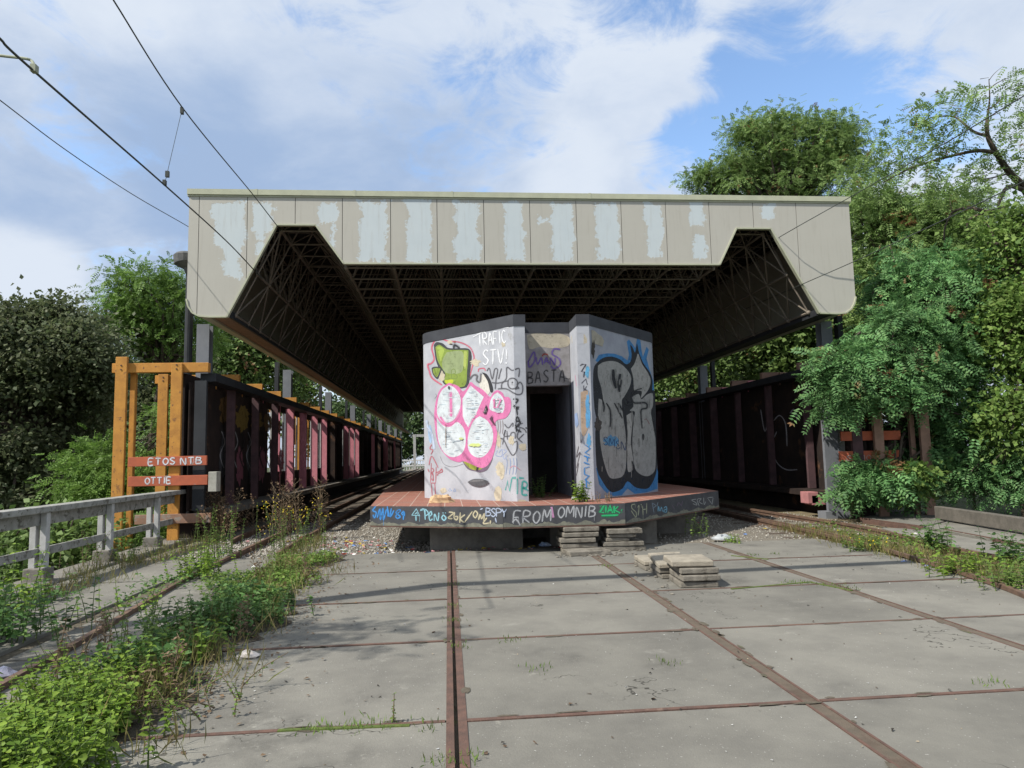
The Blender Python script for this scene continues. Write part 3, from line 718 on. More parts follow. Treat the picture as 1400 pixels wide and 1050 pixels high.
# ------------------------------------------------------------------ kiosk
KT = 4.36; KB = 4.14
L1 = np.array((1.28, 13.4)); L2 = np.array((1.50, 13.4)); L0 = np.array((-0.52, 15.43))
R2 = np.array((atY(807, 500, 13.4)[0], 13.4)); R1 = np.array((atY(790, 500, 13.4)[0], 13.4))
RR = np.array((atY(779.5, 480, 14.2)[0], 14.2)); R3 = np.array((4.70, 15.63))
kiosk = thing('kiosk', (2.05, 15, PZ), 'grey concrete kiosk with open doorway, covered in graffiti, standing on the platform nose', 'kiosk')
def arc(c, r, a0, a1, n=7): return [(c[0]+r*math.cos(R(a0+(a1-a0)*k/n)), c[1]+r*math.sin(R(a0+(a1-a0)*k/n))) for k in range(n+1)]
def roundcorner(p, prev, nxt, d):
    p, prev, nxt = map(np.array, (p, prev, nxt))
    a = p+(prev-p)/np.linalg.norm(prev-p)*d; c = p+(nxt-p)/np.linalg.norm(nxt-p)*d
    return [tuple((1-t)**2*a+2*t*(1-t)*p+t*t*c) for t in np.linspace(0, 1, 8)]
lw = roundcorner(L0, (-0.50, 17.5), L1, 0.28)+[tuple(L1), tuple(L2), (1.5, 17.6), (-0.45, 17.6)]
rw = [tuple(RR), tuple(R1), tuple(R2)]+roundcorner(R3, R2, (4.85, 17.5), 0.28)+[(4.8, 17.6), (RR[0], 17.6)]
def grow(poly, d):
    p = np.array(poly); n = len(p); out = []
    for i in range(n):
        e0 = p[i]-p[i-1]; e1 = p[(i+1) % n]-p[i]
        n0 = np.array((e0[1], -e0[0]))/np.linalg.norm(e0); n1 = np.array((e1[1], -e1[0]))/np.linalg.norm(e1)
        m_ = n0+n1; m_ /= max(np.dot(m_, m_)/2, 0.3); out.append(tuple(p[i]+m_*d))
    return out
b = MB(); b.prism(lw, PZ-0.003, KB+0.1); wallL = b.build('wall', plast, kiosk)
b = MB(); b.prism(rw, PZ-0.003, KB+0.1); wallR = b.build('wall', plastr, kiosk)
b = MB(); b.prism(grow(lw, 0.012), KB, KT); b.build('parapet', parapm, kiosk)
b = MB(); b.prism(grow(rw, 0.012), KB, KT); b.build('parapet', parapm, kiosk)
LB = atY(750, 527, 14.2)[2]
b = MB(); b.box(1.513, RR[0]-0.013, 14.2, 14.42, LB, KB); lint = b.build('lintel', lintelm, kiosk)
b = MB(); b.box(1.514, RR[0]-0.014, 14.19, 14.43, KB+0.001, KT-0.006); b.build('parapet', parapm, kiosk)
b = MB(); b.box(1.502, RR[0]-0.002, 14.43, 17.6, KT-0.2, KT-0.05); b.build('roof', parapm, kiosk)
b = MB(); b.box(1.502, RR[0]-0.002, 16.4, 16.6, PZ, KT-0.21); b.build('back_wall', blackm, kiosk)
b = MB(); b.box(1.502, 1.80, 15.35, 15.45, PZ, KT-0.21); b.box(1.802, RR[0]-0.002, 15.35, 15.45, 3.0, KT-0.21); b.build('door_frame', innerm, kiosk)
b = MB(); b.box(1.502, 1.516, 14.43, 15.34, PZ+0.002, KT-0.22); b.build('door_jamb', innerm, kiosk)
b = MB(); b.box(1.52, RR[0]-0.003, 13.55, 13.7, PZ+0.001, PZ+0.02)
b = MB(); b.tube([(RR[0]-0.03, 14.17, PZ+0.02), (RR[0]-0.03, 14.17, LB)], 0.022, 6); b.build('conduit', darkm, kiosk)

# right-hand pier facets get the left wing's lit tone of the wall paint
def thin(mb, p, q, z0, z1, off, th=0.004):
    p, q = np.array(p), np.array(q); n = np.array((q[1]-p[1], -(q[0]-p[0]))); n /= np.linalg.norm(n)
    mb.prism([tuple(p+n*(off+th)), tuple(q+n*(off+th)), tuple(q+n*off), tuple(p+n*off)], z0, z1)
b = MB(); thin(b, RR, R1, PZ, KB-0.001, 0.0005); thin(b, R1, R2, PZ, KB-0.001, 0.0005); pier = b.build('pier_facing', plast, kiosk)

# ------------------------------------------------------------------ graffiti: paint laid on the real wall planes
def pl(p, q, off=0.0):
    p, q = np.array((p[0], p[1], 0.0)), np.array((q[0], q[1], 0.0)); n = np.array((q[1]-p[1], -(q[0]-p[0]), 0.0)); n /= np.linalg.norm(n)
    return p+n*off, n
K_L, K_LF, K_LI = pl(L0, L1), pl(L1, L2), (np.array((0, 14.2, 0.0)), np.array((0, -1.0, 0)))
K_RR, K_RF, K_R = pl(RR, R1, 0.0045), pl(R1, R2, 0.0045), pl(R2, R3)
def edgepx(P, py):
    z0_, z1_ = PZ, KT; out = []
    for z in (z0_, z1_):
        v = np.array((P[0], P[1], z))-EYE; c = v@fw; out.append((CX+F*(v@rt)/c, CY-F*(v@up)/c))
    (xa, ya), (xb, yb) = out
    return xa+(xb-xa)*(py-ya)/(yb-ya)
def kplane(px, py=560):
    for P, K in ((L1, K_L), (L2, K_LF), (RR, K_LI), (R1, K_RR), (R2, K_RF)):
        if px < edgepx(P, py): return K
    return K_R
class Paint:
    """collects strokes and filled shapes given as picture positions and lays them on a wall"""
    def __init__(s, plane): s.mb = MB(); s.mats = []; s.plane = plane; s.layer = 0
    def col(s, c, halo=False):
        m = paint(c, halo)
        if m not in s.mats: s.mats.append(m)
        s.mb.cur = s.mats.index(m); s.layer += 1
    def pos(s, px, py, lay):
        P0, n = s.plane(px, py); return atP(px, py, P0+n*(0.002+0.00013*lay), n), n
    def fill(s, c, pts, sm=0, lay=None):
        s.col(c); pts = smooth_pts(list(pts)+[pts[0]], sm)[:-1] if sm else pts
        s.mb.add([s.pos(p[0], p[1], s.layer if lay is None else lay)[0] for p in pts], [tuple(range(len(pts)))])
    def stroke(s, c, pts, w, sm=5, taper=False, halo=False):
        if not halo and w >= 1.0:
            s.stroke(c, pts, w*2.3, sm, taper, True)
        s.col(c, halo)
        if not halo and w >= 1.2 and random.random() < 0.13:
            q = random.choice(list(pts)); s.stroke(c, [(q[0], q[1]), (q[0]+.1, q[1]+random.uniform(3, 9))], 0.45, 0, True, False); s.col(c)
        p = smooth_pts(pts, sm) if sm and len(pts) > 2 else [np.array(q, float) for q in pts]
        if len(p) == 2: p = [p[0]+(p[1]-p[0])*t for t in np.linspace(0, 1, 4)]
        n = len(p); v = []
        for i in range(n):
            d = p[min(i+1, n-1)]-p[max(i-1, 0)]; d = d/(np.linalg.norm(d)+1e-9); q = np.array((-d[1], d[0]))
            ww = w*(0.85+0.3*random.random())/2
            if taper: ww *= 0.35+0.65*math.sin(math.pi*(0.12+0.76*i/(n-1)))
            elif i in (0, n-1): ww *= 0.6
            for sg in (-1, 1):
                z = p[i]+q*ww*sg; v.append(s.pos(z[0], z[1], s.layer)[0])
        s.mb.add(v, [(2*i, 2*i+1, 2*i+3, 2*i+2) for i in range(n-1)])
    def done(s, name, parent): return s.mb.build(name, s.mats, parent)

FONT = {
 'A': [[(0, 0), (.3, 1), (.6, 0)], [(.12, .4), (.5, .4)]], 'B': [[(0, 0), (0, 1)], [(0, 1), (.45, .9), (.4, .6), (0, .52), (.5, .42), (.5, .1), (0, 0)]],
 'C': [[(.55, .85), (.3, 1), (.05, .7), (.05, .3), (.3, 0), (.55, .15)]], 'E': [[(.5, 1), (0, 1), (0, 0), (.5, 0)], [(0, .5), (.4, .5)]],
 'F': [[(.55, 1), (0, 1), (0, 0)], [(0, .5), (.4, .5)]], 'H': [[(0, 0), (0, 1)], [(.5, 0), (.5, 1)], [(0, .5), (.5, .5)]], 'I': [[(.15, 0), (.16, .5), (.15, 1), (.3, 1)][:3]],
 'J': [[(.1, 1), (.55, 1)], [(.4, 1), (.4, .2), (.2, 0), (0, .2)]], 'K': [[(0, 0), (0, 1)], [(.5, 1), (0, .45), (.55, 0)]], 'L': [[(0, 1), (0, 0), (.5, 0)]],
 'M': [[(0, 0), (.08, 1), (.35, .35), (.62, 1), (.7, 0)]], 'N': [[(0, 0), (0, 1), (.5, 0), (.5, 1)]], 'O': [[(.3, 1), (.05, .7), (.05, .3), (.3, 0), (.55, .3), (.55, .7), (.3, 1)]],
 'P': [[(0, 0), (0, 1), (.5, .9), (.5, .6), (0, .48)]], 'R': [[(0, 0), (0, 1), (.5, .9), (.45, .58), (0, .48), (.55, 0)]],
 'S': [[(.5, .88), (.25, 1), (.03, .78), (.25, .52), (.5, .28), (.28, 0), (0, .14)]], 'T': [[(0, 1), (.6, 1)], [(.3, 1), (.3, 0)]], 'U': [[(0, 1), (.05, .2), (.28, 0), (.5, .2), (.55, 1)]],
 'V': [[(0, 1), (.28, 0), (.55, 1)]], 'X': [[(0, 1), (.55, 0)], [(.55, 1), (0, 0)]], 'Y': [[(0, 1), (.28, .5), (.55, 1)], [(.28, .5), (.25, 0)]], 'Z': [[(0, 1), (.55, 1), (0, 0), (.6, 0)]],
 '.': [[(.1, 0), (.16, .1)]], '!': [[(.15, 1), (.12, .3)], [(.09, .1), (.13, 0)]], '7': [[(0, 1), (.5, 1), (.15, 0)]], '8': [[(.3, .5), (.05, .75), (.3, 1), (.5, .75), (.3, .5), (0, .25), (.3, 0), (.55, .25), (.3, .5)]],
 '9': [[(.5, .7), (.2, .5), (.05, .78), (.3, 1), (.5, .75), (.45, 0)]], '2': [[(.05, .8), (.3, 1), (.5, .75), (0, 0), (.55, 0)]], '1': [[(.05, .8), (.2, 1), (.2, 0)]], '/': [[(0, -.1), (.5, 1.1)]], '"': [[(.08, 1), (.04, .75)], [(.28, 1), (.24, .75)]],
 'e': [[(.05, .3), (.45, .35), (.3, .62), (.05, .4), (.15, .02), (.5, .1)]], 'n': [[(0, 0), (.02, .6)], [(.02, .45), (.28, .62), (.42, .4), (.45, 0)]], 'o': [[(.25, .6), (.02, .3), (.25, 0), (.47, .3), (.25, .6)]], 'b': [[(0, 1), (0, 0), (.4, .05), (.4, .45), (0, .5)]],
 'k': [[(0, 0), (0, 1)], [(.4, .6), (0, .3), (.45, 0)]], 'u': [[(0, .6), (.05, .1), (.3, 0), (.42, .6)], [(.42, .6), (.47, 0)]], 'a': [[(.42, .5), (.15, .6), (.02, .25), (.2, 0), (.42, .3)], [(.42, .6), (.47, 0)]], 'm': [[(0, 0), (.02, .6)], [(.02, .5), (.2, .62), (.28, 0)], [(.28, .5), (.45, .62), (.55, 0)]],
 'i': [[(.1, .6), (.12, 0)]], 's': [[(.4, .55), (.1, .55), (.15, .3), (.38, .2), (.2, 0), (0, .06)]], ' ': []}
def text(P, c, s, o, bx, by, w, gap=0.78, jit=0.04, sm=4):
    """o: lower left, bx: vector of one letter height along the line, by: vector up the letter"""
    x = 0.0; o, bx, by = (np.array(q, float) for q in (o, bx, by))
    for ch in s:
        g = FONT.get(ch, []); j = (random.uniform(-jit, jit), random.uniform(-jit, jit))
        mxx = max([q[0] for st_ in g for q in st_] or [.3]); mxx = max(mxx, .28)
        for st_ in g:
            P.stroke(c, [o+bx*(x+q[0])+by*(q[1]+j[1]) for q in st_], w, sm)
        x += mxx+(gap-0.55)

WH, PK, BK = (0.72, 0.74, 0.78), (0.62, 0.10, 0.32), (0.035, 0.037, 0.042)
CREAM = (0.52, 0.47, 0.36)
def Q(pts, ox=575, oy=425, k=7.5): return [(ox+x/k, oy+y/k) for x, y in pts]
def jag(cx, cy, rx, ry, n=26, j=0.25):
    return [(cx+rx*math.cos(6.283*k/n)*(1+random.uniform(-j, j)), cy+ry*math.sin(6.283*k/n)*(1+random.uniform(-j, j))) for k in range(n)]
def ell(cx, cy, rx, ry, n=28): return [(cx+rx*math.cos(6.283*k/n), cy+ry*math.sin(6.283*k/n)) for k in range(n)]

# --- bubble character piece on the left wing
g = Paint(kplane)
RD = (0.45, 0.09, 0.14)
for p, w in (([(200, 262), (150, 300), (115, 380), (140, 490), (108, 540), (72, 552), (92, 625), (122, 692), (222, 762)], 11), ([(190, 262), (262, 305), (400, 322), (502, 372), (540, 440), (545, 505), (500, 690)], 9), ([(590, 625), (600, 595), (650, 590), (665, 615)], 8)):
    g.stroke(tuple(x*1.2 for x in RD), Q(p), w/7.5)
g.fill((0.05, 0.055, 0.06), Q([(135, 350), (165, 320), (230, 335), (275, 375), (340, 385), (480, 385), (522, 440), (515, 560), (470, 785), (240, 750), (235, 640), (190, 590), (155, 500)]), 4)
g.fill((0.22, 0.30, 0.06), Q([(152, 372), (192, 347), (248, 382), (298, 400), (468, 402), (490, 430), (478, 600), (448, 775), (250, 742), (256, 650), (212, 580), (172, 500)]), 4)
g.fill((0.27, 0.33, 0.17), Q([(268, 425), (425, 415), (440, 560), (400, 640), (250, 630), (222, 520)]), 4)
g.fill((0.34, 0.44, 0.09), Q([(170, 372), (195, 362), (240, 400), (222, 470), (205, 520)]), 4)
g.fill((0.36, 0.43, 0.11), Q([(445, 415), (478, 430), (462, 590), (440, 560)]), 3)
g.fill((0.05, 0.055, 0.06), Q([(112, 588), (140, 572), (215, 580), (205, 640), (172, 700), (125, 650)]), 4)
g.fill((0.22, 0.30, 0.06), Q([(124, 598), (150, 586), (200, 590), (192, 630), (165, 680), (132, 640)]), 4)
g.fill((0.5, 0.56, 0.05), Q([(250, 712), (330, 705), (325, 742), (262, 745)]), 3)
g.stroke((0.16, 0.22, 0.06), Q([(320, 690), (318, 610), (350, 600), (355, 640), (325, 645)]), 0.9); g.stroke((0.16, 0.22, 0.06), Q([(310, 690), (370, 690), (372, 660), (350, 650)]), 0.9)
g.stroke(BK, Q([(340, 385), (345, 350), (370, 360), (400, 385)]), 2.2)
# grey and black shadow shapes behind the pink letters
g.fill((0.62, 0.60, 0.55), Q([(630, 650), (670, 660), (705, 730), (720, 800), (680, 860), (600, 760)]), 4)
g.fill(BK, Q([(625, 630), (680, 650), (725, 730), (745, 820), (715, 830), (690, 730), (650, 660)]), 4)
g.stroke((0.12, 0.12, 0.13), Q([(500, 705), (540, 660), (580, 665), (575, 710), (610, 730), (620, 640)]), 1.8)
g.fill((0.16, 0.12, 0.17), Q([(430, 1545), (480, 1620), (560, 1645), (620, 1655), (690, 1620), (740, 1500), (640, 1580), (520, 1560)]), 4)
g.fill((0.28, 0.32, 0.05), Q([(440, 1550), (495, 1508), (560, 1545), (640, 1600), (580, 1635), (505, 1615)]), 4)
g.stroke(BK, Q([(560, 1535), (590, 1590), (575, 1640)]), 2); g.stroke(BK, Q([(600, 1580), (575, 1575)]), 1.5)
PKL = (0.60, 0.18, 0.37)
g.fill(PKL, Q([(290, 738), (205, 800), (162, 900), (140, 1050), (148, 1200), (170, 1330), (215, 1430), (300, 1520), (390, 1552), (440, 1542), (520, 1572), (620, 1612), (690, 1582), (742, 1490), (775, 1350), (785, 1250), (765, 1150), (800, 1115), (870, 1100), (920, 1030), (928, 930), (905, 885), (862, 880), (842, 842), (790, 812), (740, 840), (712, 882), (640, 810), (560, 765), (512, 728), (472, 790), (432, 825), (385, 770)]), 3)
WI = (0.57, 0.625, 0.66)
g.fill(WI, Q([(290, 762), (220, 812), (182, 900), (168, 1020), (180, 1085), (225, 1140), (290, 1145), (350, 1110), (395, 1040), (412, 920), (390, 842), (340, 782)]), 4)
g.fill(WI, Q([(166, 1060), (176, 1110), (240, 1180), (310, 1186), (375, 1140), (440, 1200), (462, 1300), (452, 1410), (400, 1480), (310, 1498), (230, 1440), (185, 1340), (170, 1230)]), 4)
g.fill(WI, Q([(512, 765), (580, 822), (648, 882), (612, 960), (560, 1075), (495, 1205), (455, 1140), (432, 1080), (430, 900)]), 0)
g.fill(WI, Q([(605, 1080), (680, 1122), (730, 1200), (745, 1290), (722, 1400), (650, 1490), (565, 1500), (498, 1440), (482, 1340), (502, 1220), (545, 1125)]), 4)
g.fill(WI, Q([(790, 835), (840, 885), (862, 960), (850, 1030), (822, 1045), (715, 1015), (712, 940), (742, 872)]), 4)
g.stroke(PKL, Q([(308, 828), (312, 950), (314, 1085)]), 3.0)
g.stroke(PKL, Q([(200, 1085), (262, 1158), (350, 1130), (415, 1010)]), 2.2)
g.stroke(PKL, Q([(560, 1080), (520, 1150), (492, 1215)]), 2)
# horizontal roller streaks of blue grey inside the white fills
for cx, cy, rx, ry in ((290, 950, 110, 160), (320, 1330, 120, 140), (530, 950, 80, 150), (615, 1300, 110, 180), (785, 960, 60, 90)):
    for _ in range(26):
        y = cy+random.uniform(-ry, ry); hw = rx*math.sqrt(max(0.05, 1-((y-cy)/ry)**2))*0.9; x = cx+random.uniform(-hw, hw*0.5); ln = random.uniform(15, 70)
        x2 = min(x+ln, cx+hw)
        if x2-x > 8: g.stroke(random.choice(((0.40, 0.47, 0.55), (0.50, 0.55, 0.60), (0.42, 0.52, 0.58), (0.74, 0.76, 0.78))), Q([(x, y), (x2, y+random.uniform(-4, 4))]), random.uniform(0.35, 0.9), 0)
g.fill((0.52, 0.60, 0.22), Q(jag(560, 1375, 60, 18)), 0); g.fill((0.50, 0.58, 0.25), Q(jag(415, 1310, 22, 14)), 0)
g.stroke((0.20, 0.13, 0.08), Q([(255, 1160), (258, 1290), (255, 1400)]), 0.8, 0)
for a in ([(755, 905), (752, 990)], [(742, 925), (760, 905)], [(745, 990), (775, 990)], [(785, 905), (825, 903), (785, 995), (832, 993)]): g.stroke(PKL, Q(a), 1.7, 0)
g.stroke(BK, Q([(292, 770), (285, 800)]), 1.6, 0); g.fill(BK, Q([(640, 1050), (672, 960), (685, 1000), (668, 1055)]), 0); g.stroke((0.6, 0.55, 0.55), Q([(650, 1040), (668, 1000), (672, 1040)]), 0.7, 0)
g.fill((0.10, 0.05, 0.08), Q([(705, 1105), (738, 1070), (735, 1110), (765, 1165), (745, 1165)]), 0)
g.fill((0.09, 0.09, 0.10), Q([(480, 1755), (530, 1728), (590, 1722), (650, 1730), (697, 1755), (650, 1790), (590, 1800), (525, 1785)]), 4)
g.fill((0.16, 0.16, 0.17), Q([(500, 1752), (540, 1735), (600, 1730), (650, 1738), (610, 1748), (540, 1752)]), 4)
g.done('graffiti', wallL)

# --- tags on the left wing
g = Paint(kplane)
text(g, WH, 'TRAFIC', (653.5, 473.5), (9.6, -1.2), (-1.0, -17), 1.35, 0.72)
g.stroke(WH, Q([(535, 270), (600, 235), (690, 190)]), 1.3); g.stroke(WH, Q([(700, 195), (800, 180), (905, 170)]), 1.2)
text(g, WH, 'STV!', (660, 499.5), (14.5, -1.2), (0.4, -20), 1.7, 0.70)
g.done('graffiti', wallL); g = Paint(kplane)
GR = (0.10, 0.10, 0.115)
for p in ([(680, 620), (705, 590), (735, 700), (760, 600), (790, 605), (775, 700), (765, 805)], [(800, 700), (815, 640), (830, 590)], [(830, 800), (835, 745), (880, 690), (885, 580), (940, 610), (1010, 590), (1005, 680)],
          [(730, 735), (800, 740), (900, 715)], [(905, 700), (950, 690), (990, 720), (985, 780), (940, 800), (905, 780), (895, 735), (905, 700)], [(985, 760), (1020, 730), (1045, 770), (1040, 840), (1000, 858), (950, 840), (880, 800), (790, 800)], [(985, 770), (1005, 790), (960, 800)], [(936, 728), (946, 738)]):
    g.stroke(GR, Q(p), 1.2)
g.done('graffiti', wallL); g = Paint(kplane)
for ch, x, y, k in (('Z', 702.5, 555.5, 11), ('T', 704, 567.5, 10), ('A', 704.5, 579, 11)): text(g, BK, ch, (x, y), (k*1.15, 1.4), (-1.2, -k*0.9), 1.7, 0.5)
text(g, BK, 'K', (706, 590), (12, 1), (-1.5, -10), 1.7, .5); g.stroke(BK, [(719, 584), (719.5, 586)], 1.6)
g.done('graffiti', wallL); g = Paint(kplane)
for p in ([(975, 1130), (1020, 1140), (990, 1180), (1060, 1210), (1085, 1250)], [(970, 1180), (1050, 1150)], [(1020, 1200), (990, 1290), (1045, 1350)], [(1060, 1260), (1000, 1320)], [(860, 1160), (900, 1200), (945, 1150), (945, 1190)], [(850, 1280), (870, 1220), (840, 1370)], [(800, 1310), (850, 1320), (900, 1420), (945, 1480), (985, 1430), (990, 1340), (935, 1350), (925, 1260), (965, 1250), (970, 1310)], [(885, 1230), (890, 1320)], [(860, 1290), (920, 1280)]):
    g.stroke(GR, Q(p), 1.1)
for x in (790, 815, 840): g.stroke((0.25, 0.22, 0.23), Q([(x, 1120), (x+5, 1190), (x-3, 1260)]), 0.9)
g.done('graffiti', wallL); g = Paint(kplane)
TE = (0.06, 0.36, 0.33)
g.stroke(TE, Q([(870, 1840), (890, 1740), (912, 1850), (935, 1720)]), 1.8, 0); g.stroke(TE, Q([(935, 1712), (1060, 1715)]), 2.0, 0); g.stroke(TE, Q([(990, 1718), (990, 1880)]), 2.2, 0); g.stroke(TE, Q([(1040, 1885), (1045, 1755), (1090, 1765), (1085, 1810), (1045, 1815), (1100, 1840), (1095, 1885), (1040, 1885)]), 1.9, 3)
g.done('graffiti', wallL); g = Paint(kplane)
LBc = (0.20, 0.27, 0.45)
for p in ([(790, 1430), (770, 1480), (830, 1490), (835, 1420), (800, 1460)], [(850, 1420), (880, 1440), (845, 1480), (860, 1520), (890, 1480)]): g.stroke((0.30, 0.36, 0.55), Q(p), 0.9)
for x in (880, 915, 950, 980): g.stroke(LBc, Q([(x, 1510), (x+8, 1570), (x-6, 1680)]), 0.8)
g.stroke((0.55, 0.25, 0.30), Q([(915, 1610), (960, 1590), (1025, 1635)]), 0.9)
g.stroke((0.12, 0.25, 0.55), Q([(285, 1845), (300, 1820), (320, 1845), (290, 1848)]), 0.7, 0); g.stroke((0.12, 0.25, 0.55), Q([(335, 1848), (350, 1822), (362, 1850), (335, 1850)]), 0.7, 0)
g.done('graffiti', wallL); g = Paint(kplane)
RD2 = (0.42, 0.13, 0.16)
for p in ([(85, 1580), (115, 1490), (180, 1610)], [(110, 1560), (102, 1760)], [(160, 1600), (155, 1760)], [(100, 1765), (158, 1765)], [(110, 1770), (120, 1910)], [(145, 1770), (155, 1920)], [(120, 1610), (135, 1640), (115, 1660), (130, 1690)], [(125, 1660), (130, 1740), (112, 1720)], [(160, 1660), (200, 1640), (215, 1620), (222, 1650), (185, 1665), (165, 1690)], [(115, 1370), (95, 1410), (125, 1430), (105, 1470)], [(75, 1620), (85, 1650)]): g.stroke(RD2, Q(p), 1.0)
g.done('graffiti', wallL); g = Paint(kplane)
g.fill((0.33, 0.48, 0.68), Q([(75, 1190), (100, 1170), (118, 1250), (112, 1350), (90, 1340), (78, 1270)]), 3)
g.stroke((0.45, 0.52, 0.66), Q([(60, 1120), (75, 1190), (120, 1290), (140, 1420)]), 2.6)
g.stroke((0.17, 0.17, 0.2), Q([(150, 850), (165, 870), (145, 900)]), 0.6); g.stroke((0.3, 0.32, 0.36), Q([(245, 1600), (370, 1700), (490, 1870)]), 1.2); g.stroke((0.2, 0.2, 0.22), Q([(200, 1490), (240, 1570), (330, 1600), (440, 1570)]), 0.6)
for a in (jag(302, 322, 26, 22), jag(212, 665, 32, 62), jag(565, 530, 48, 34, 26, 0.4), jag(850, 340, 22, 28), jag(820, 1620, 48, 70, 30), jag(795, 1880, 38, 85, 26, 0.12), jag(232, 1842, 32, 28, 20, 0.15), jag(1045, 1395, 38, 40), jag(1040, 1950, 45, 15), jag(830, 1690, 20, 40), jag(800, 1330, 22, 75, 26, 0.35), jag(930, 1330, 26, 50, 20, 0.4), jag(258, 1010, 9, 60, 16, .4)):
    g.fill(CREAM, Q(a), 0)
g.fill((0.05, 0.045, 0.04), Q(jag(312, 342, 16, 7)), 0); g.fill((0.30, 0.07, 0.06), Q(jag(350, 318, 16, 10)), 0)
g.done('graffiti', wallL)

# --- lintel and right pier
g = Paint(kplane)
g.fill((0.43, 0.39, 0.31), [(720, 458), (735, 455), (750, 457), (764, 456), (778, 461), (778.5, 471), (770, 475), (752, 476), (738, 474), (724, 477)], 3)
PU = (0.14, 0.09, 0.32)
for p in ([(722, 495), (730, 481), (731, 493), (724, 502), (722, 493)], [(733, 488), (735, 498), (740, 489), (742, 499)], [(744, 497), (747, 489), (750, 497)], [(745, 494), (750, 494)], [(752, 499), (753, 489), (758, 499), (759, 489)], [(766, 478), (758, 477), (755, 484), (764, 490), (766, 498), (758, 504), (753, 500)]): g.stroke(PU, p, 1.5)
g.stroke((0.35, 0.06, 0.05), [(741, 487), (744, 484), (749, 485)], 1.5)
text(g, (0.05, 0.05, 0.055), 'BASTA', (721.5, 524), (12.5, -0.6), (0.3, -16), 1.2, 0.86)
g.stroke((0.05, 0.05, 0.055), [(766, 515), (777, 518), (779, 517)], 0.8)
g.done('graffiti', lint)
g = Paint(kplane)
g.fill((0.47, 0.42, 0.33), [(781, 459), (790, 455.5), (798, 456.5), (806.6, 457), (806, 468), (798, 470), (790, 471), (782, 470)], 0)
g.fill((0.55, 0.17, 0.30), [(786, 513), (791, 512), (791.5, 528), (788, 528)], 0)
ZB = (0.05, 0.05, 0.07)
for p in ([(793, 500), (796, 498), (801, 498), (795, 508), (801, 509)], [(799, 508), (798, 516)], [(795, 524), (801, 518), (803, 526)], [(798, 527), (798, 535), (802, 528)], [(798, 531), (805, 536)]): g.stroke(ZB, p, 1.3, 0)
g.fill((0.14, 0.40, 0.62), jag(803, 508, 2.6, 9, 18, .4), 0)
g.fill((0.45, 0.33, 0.24), [(794, 536), (803, 534), (806, 540), (804, 560), (805, 580), (799, 596), (795, 590), (794, 560)], 3)
g.fill((0.13, 0.38, 0.66), jag(803.5, 563, 3.2, 24, 30, .35), 0); g.fill((0.13, 0.38, 0.66), jag(809-4, 603, 3, 9, 18, .4), 0)
AB = (0.05, 0.24, 0.58)
for p in ([(800, 608), (811-4, 613), (800, 619), (806, 622)], [(798, 623), (811-4.5, 626)], [(803, 624), (803, 631)], [(798, 632), (806, 635)], [(806, 638), (799, 640), (799, 648), (805, 651)], [(806, 650), (800, 656), (805, 660)], [(801, 654), (802, 668), (810-4, 667)], [(804, 660), (806, 661)]): g.stroke(AB, p, 1.4, 0)
for p in ([(793, 590), (794, 605), (796, 600)], [(791, 610), (788, 625), (793, 618), (788, 640)], [(791, 633), (788, 650)]): g.stroke((0.12, 0.10, 0.12), p, 0.8)
g.fill((0.30, 0.40, 0.62), [(785.5, 566), (789, 564), (791, 580), (788, 585), (786, 580)], 0)
g.done('graffiti', pier)

# --- grey and blue bubble letters on the right wing
g = Paint(kplane)
BL = (0.055, 0.21, 0.45)
g.fill(BL, [(814, 493), (819, 485), (830, 483), (840, 483.5), (850, 487), (858, 493), (860, 485), (857, 467), (860, 464), (866, 472), (868.5, 476), (871, 463), (875.5, 465), (877, 478), (879, 488), (884, 474), (887, 478), (884, 490), (888, 505), (893, 520), (895, 538), (890, 545), (850, 520)], 0)
g.fill(BL, [(815, 640), (819, 662), (828, 673), (839, 678), (850, 677), (858, 668), (868, 675), (885, 673), (899, 668), (899.5, 645), (895, 630), (850, 620)], 0)
BKG = (0.028, 0.03, 0.035)
g.fill(BKG, [(815, 497), (824, 489.5), (836, 487.5), (848, 491.5), (856, 498), (862, 494), (863.5, 484), (861.7, 472), (865, 475), (868, 482), (869.5, 476), (871, 469.5), (874, 483), (880, 497), (889, 510), (892.3, 522), (891.6, 533), (895, 535), (896.3, 555), (897.3, 600), (898.2, 635), (896, 651), (888, 666), (880, 668.5), (868, 666), (858, 658), (851, 668), (839, 673), (831, 669), (823, 657), (816.5, 643), (814.5, 617), (814, 590), (816, 575), (813, 560), (811, 530), (811.5, 505)], 3)
GY = (0.32, 0.32, 0.31); GY2 = (0.36, 0.355, 0.34)
g.fill(GY, [(817.5, 500), (824, 495.5), (835, 493.5), (845, 495.5), (854, 502), (861.5, 511.7), (863, 520), (860, 530.5), (852.5, 544), (850, 549), (852, 570), (855, 590), (856.5, 615), (855.5, 640), (851, 651), (843, 654), (834, 653), (828, 640), (822.5, 617), (820, 592), (823, 560), (824.5, 547), (822, 530), (817.5, 514)], 3)
g.fill(GY2, [(862.5, 504), (867, 498), (870, 490), (872.5, 483.5), (878, 498), (886, 510), (889.5, 520), (887.7, 530), (883, 537.5), (876, 544.5), (877.5, 535), (869, 534), (866.6, 532), (865.8, 517)], 3)
g.fill(GY, [(864, 543), (873, 538.5), (877, 546), (884, 540), (892.3, 538), (892.6, 555), (890, 565), (896, 600), (896.3, 635), (893.5, 646), (885.5, 651), (876, 648.7), (868.5, 641), (866, 625), (864.5, 607), (866, 577), (868, 563), (861, 561.5), (866, 556), (865, 549)], 3)
g.fill(GY, [(818.5, 545), (823.5, 548), (822.5, 562), (820, 580), (817.5, 570)], 3)
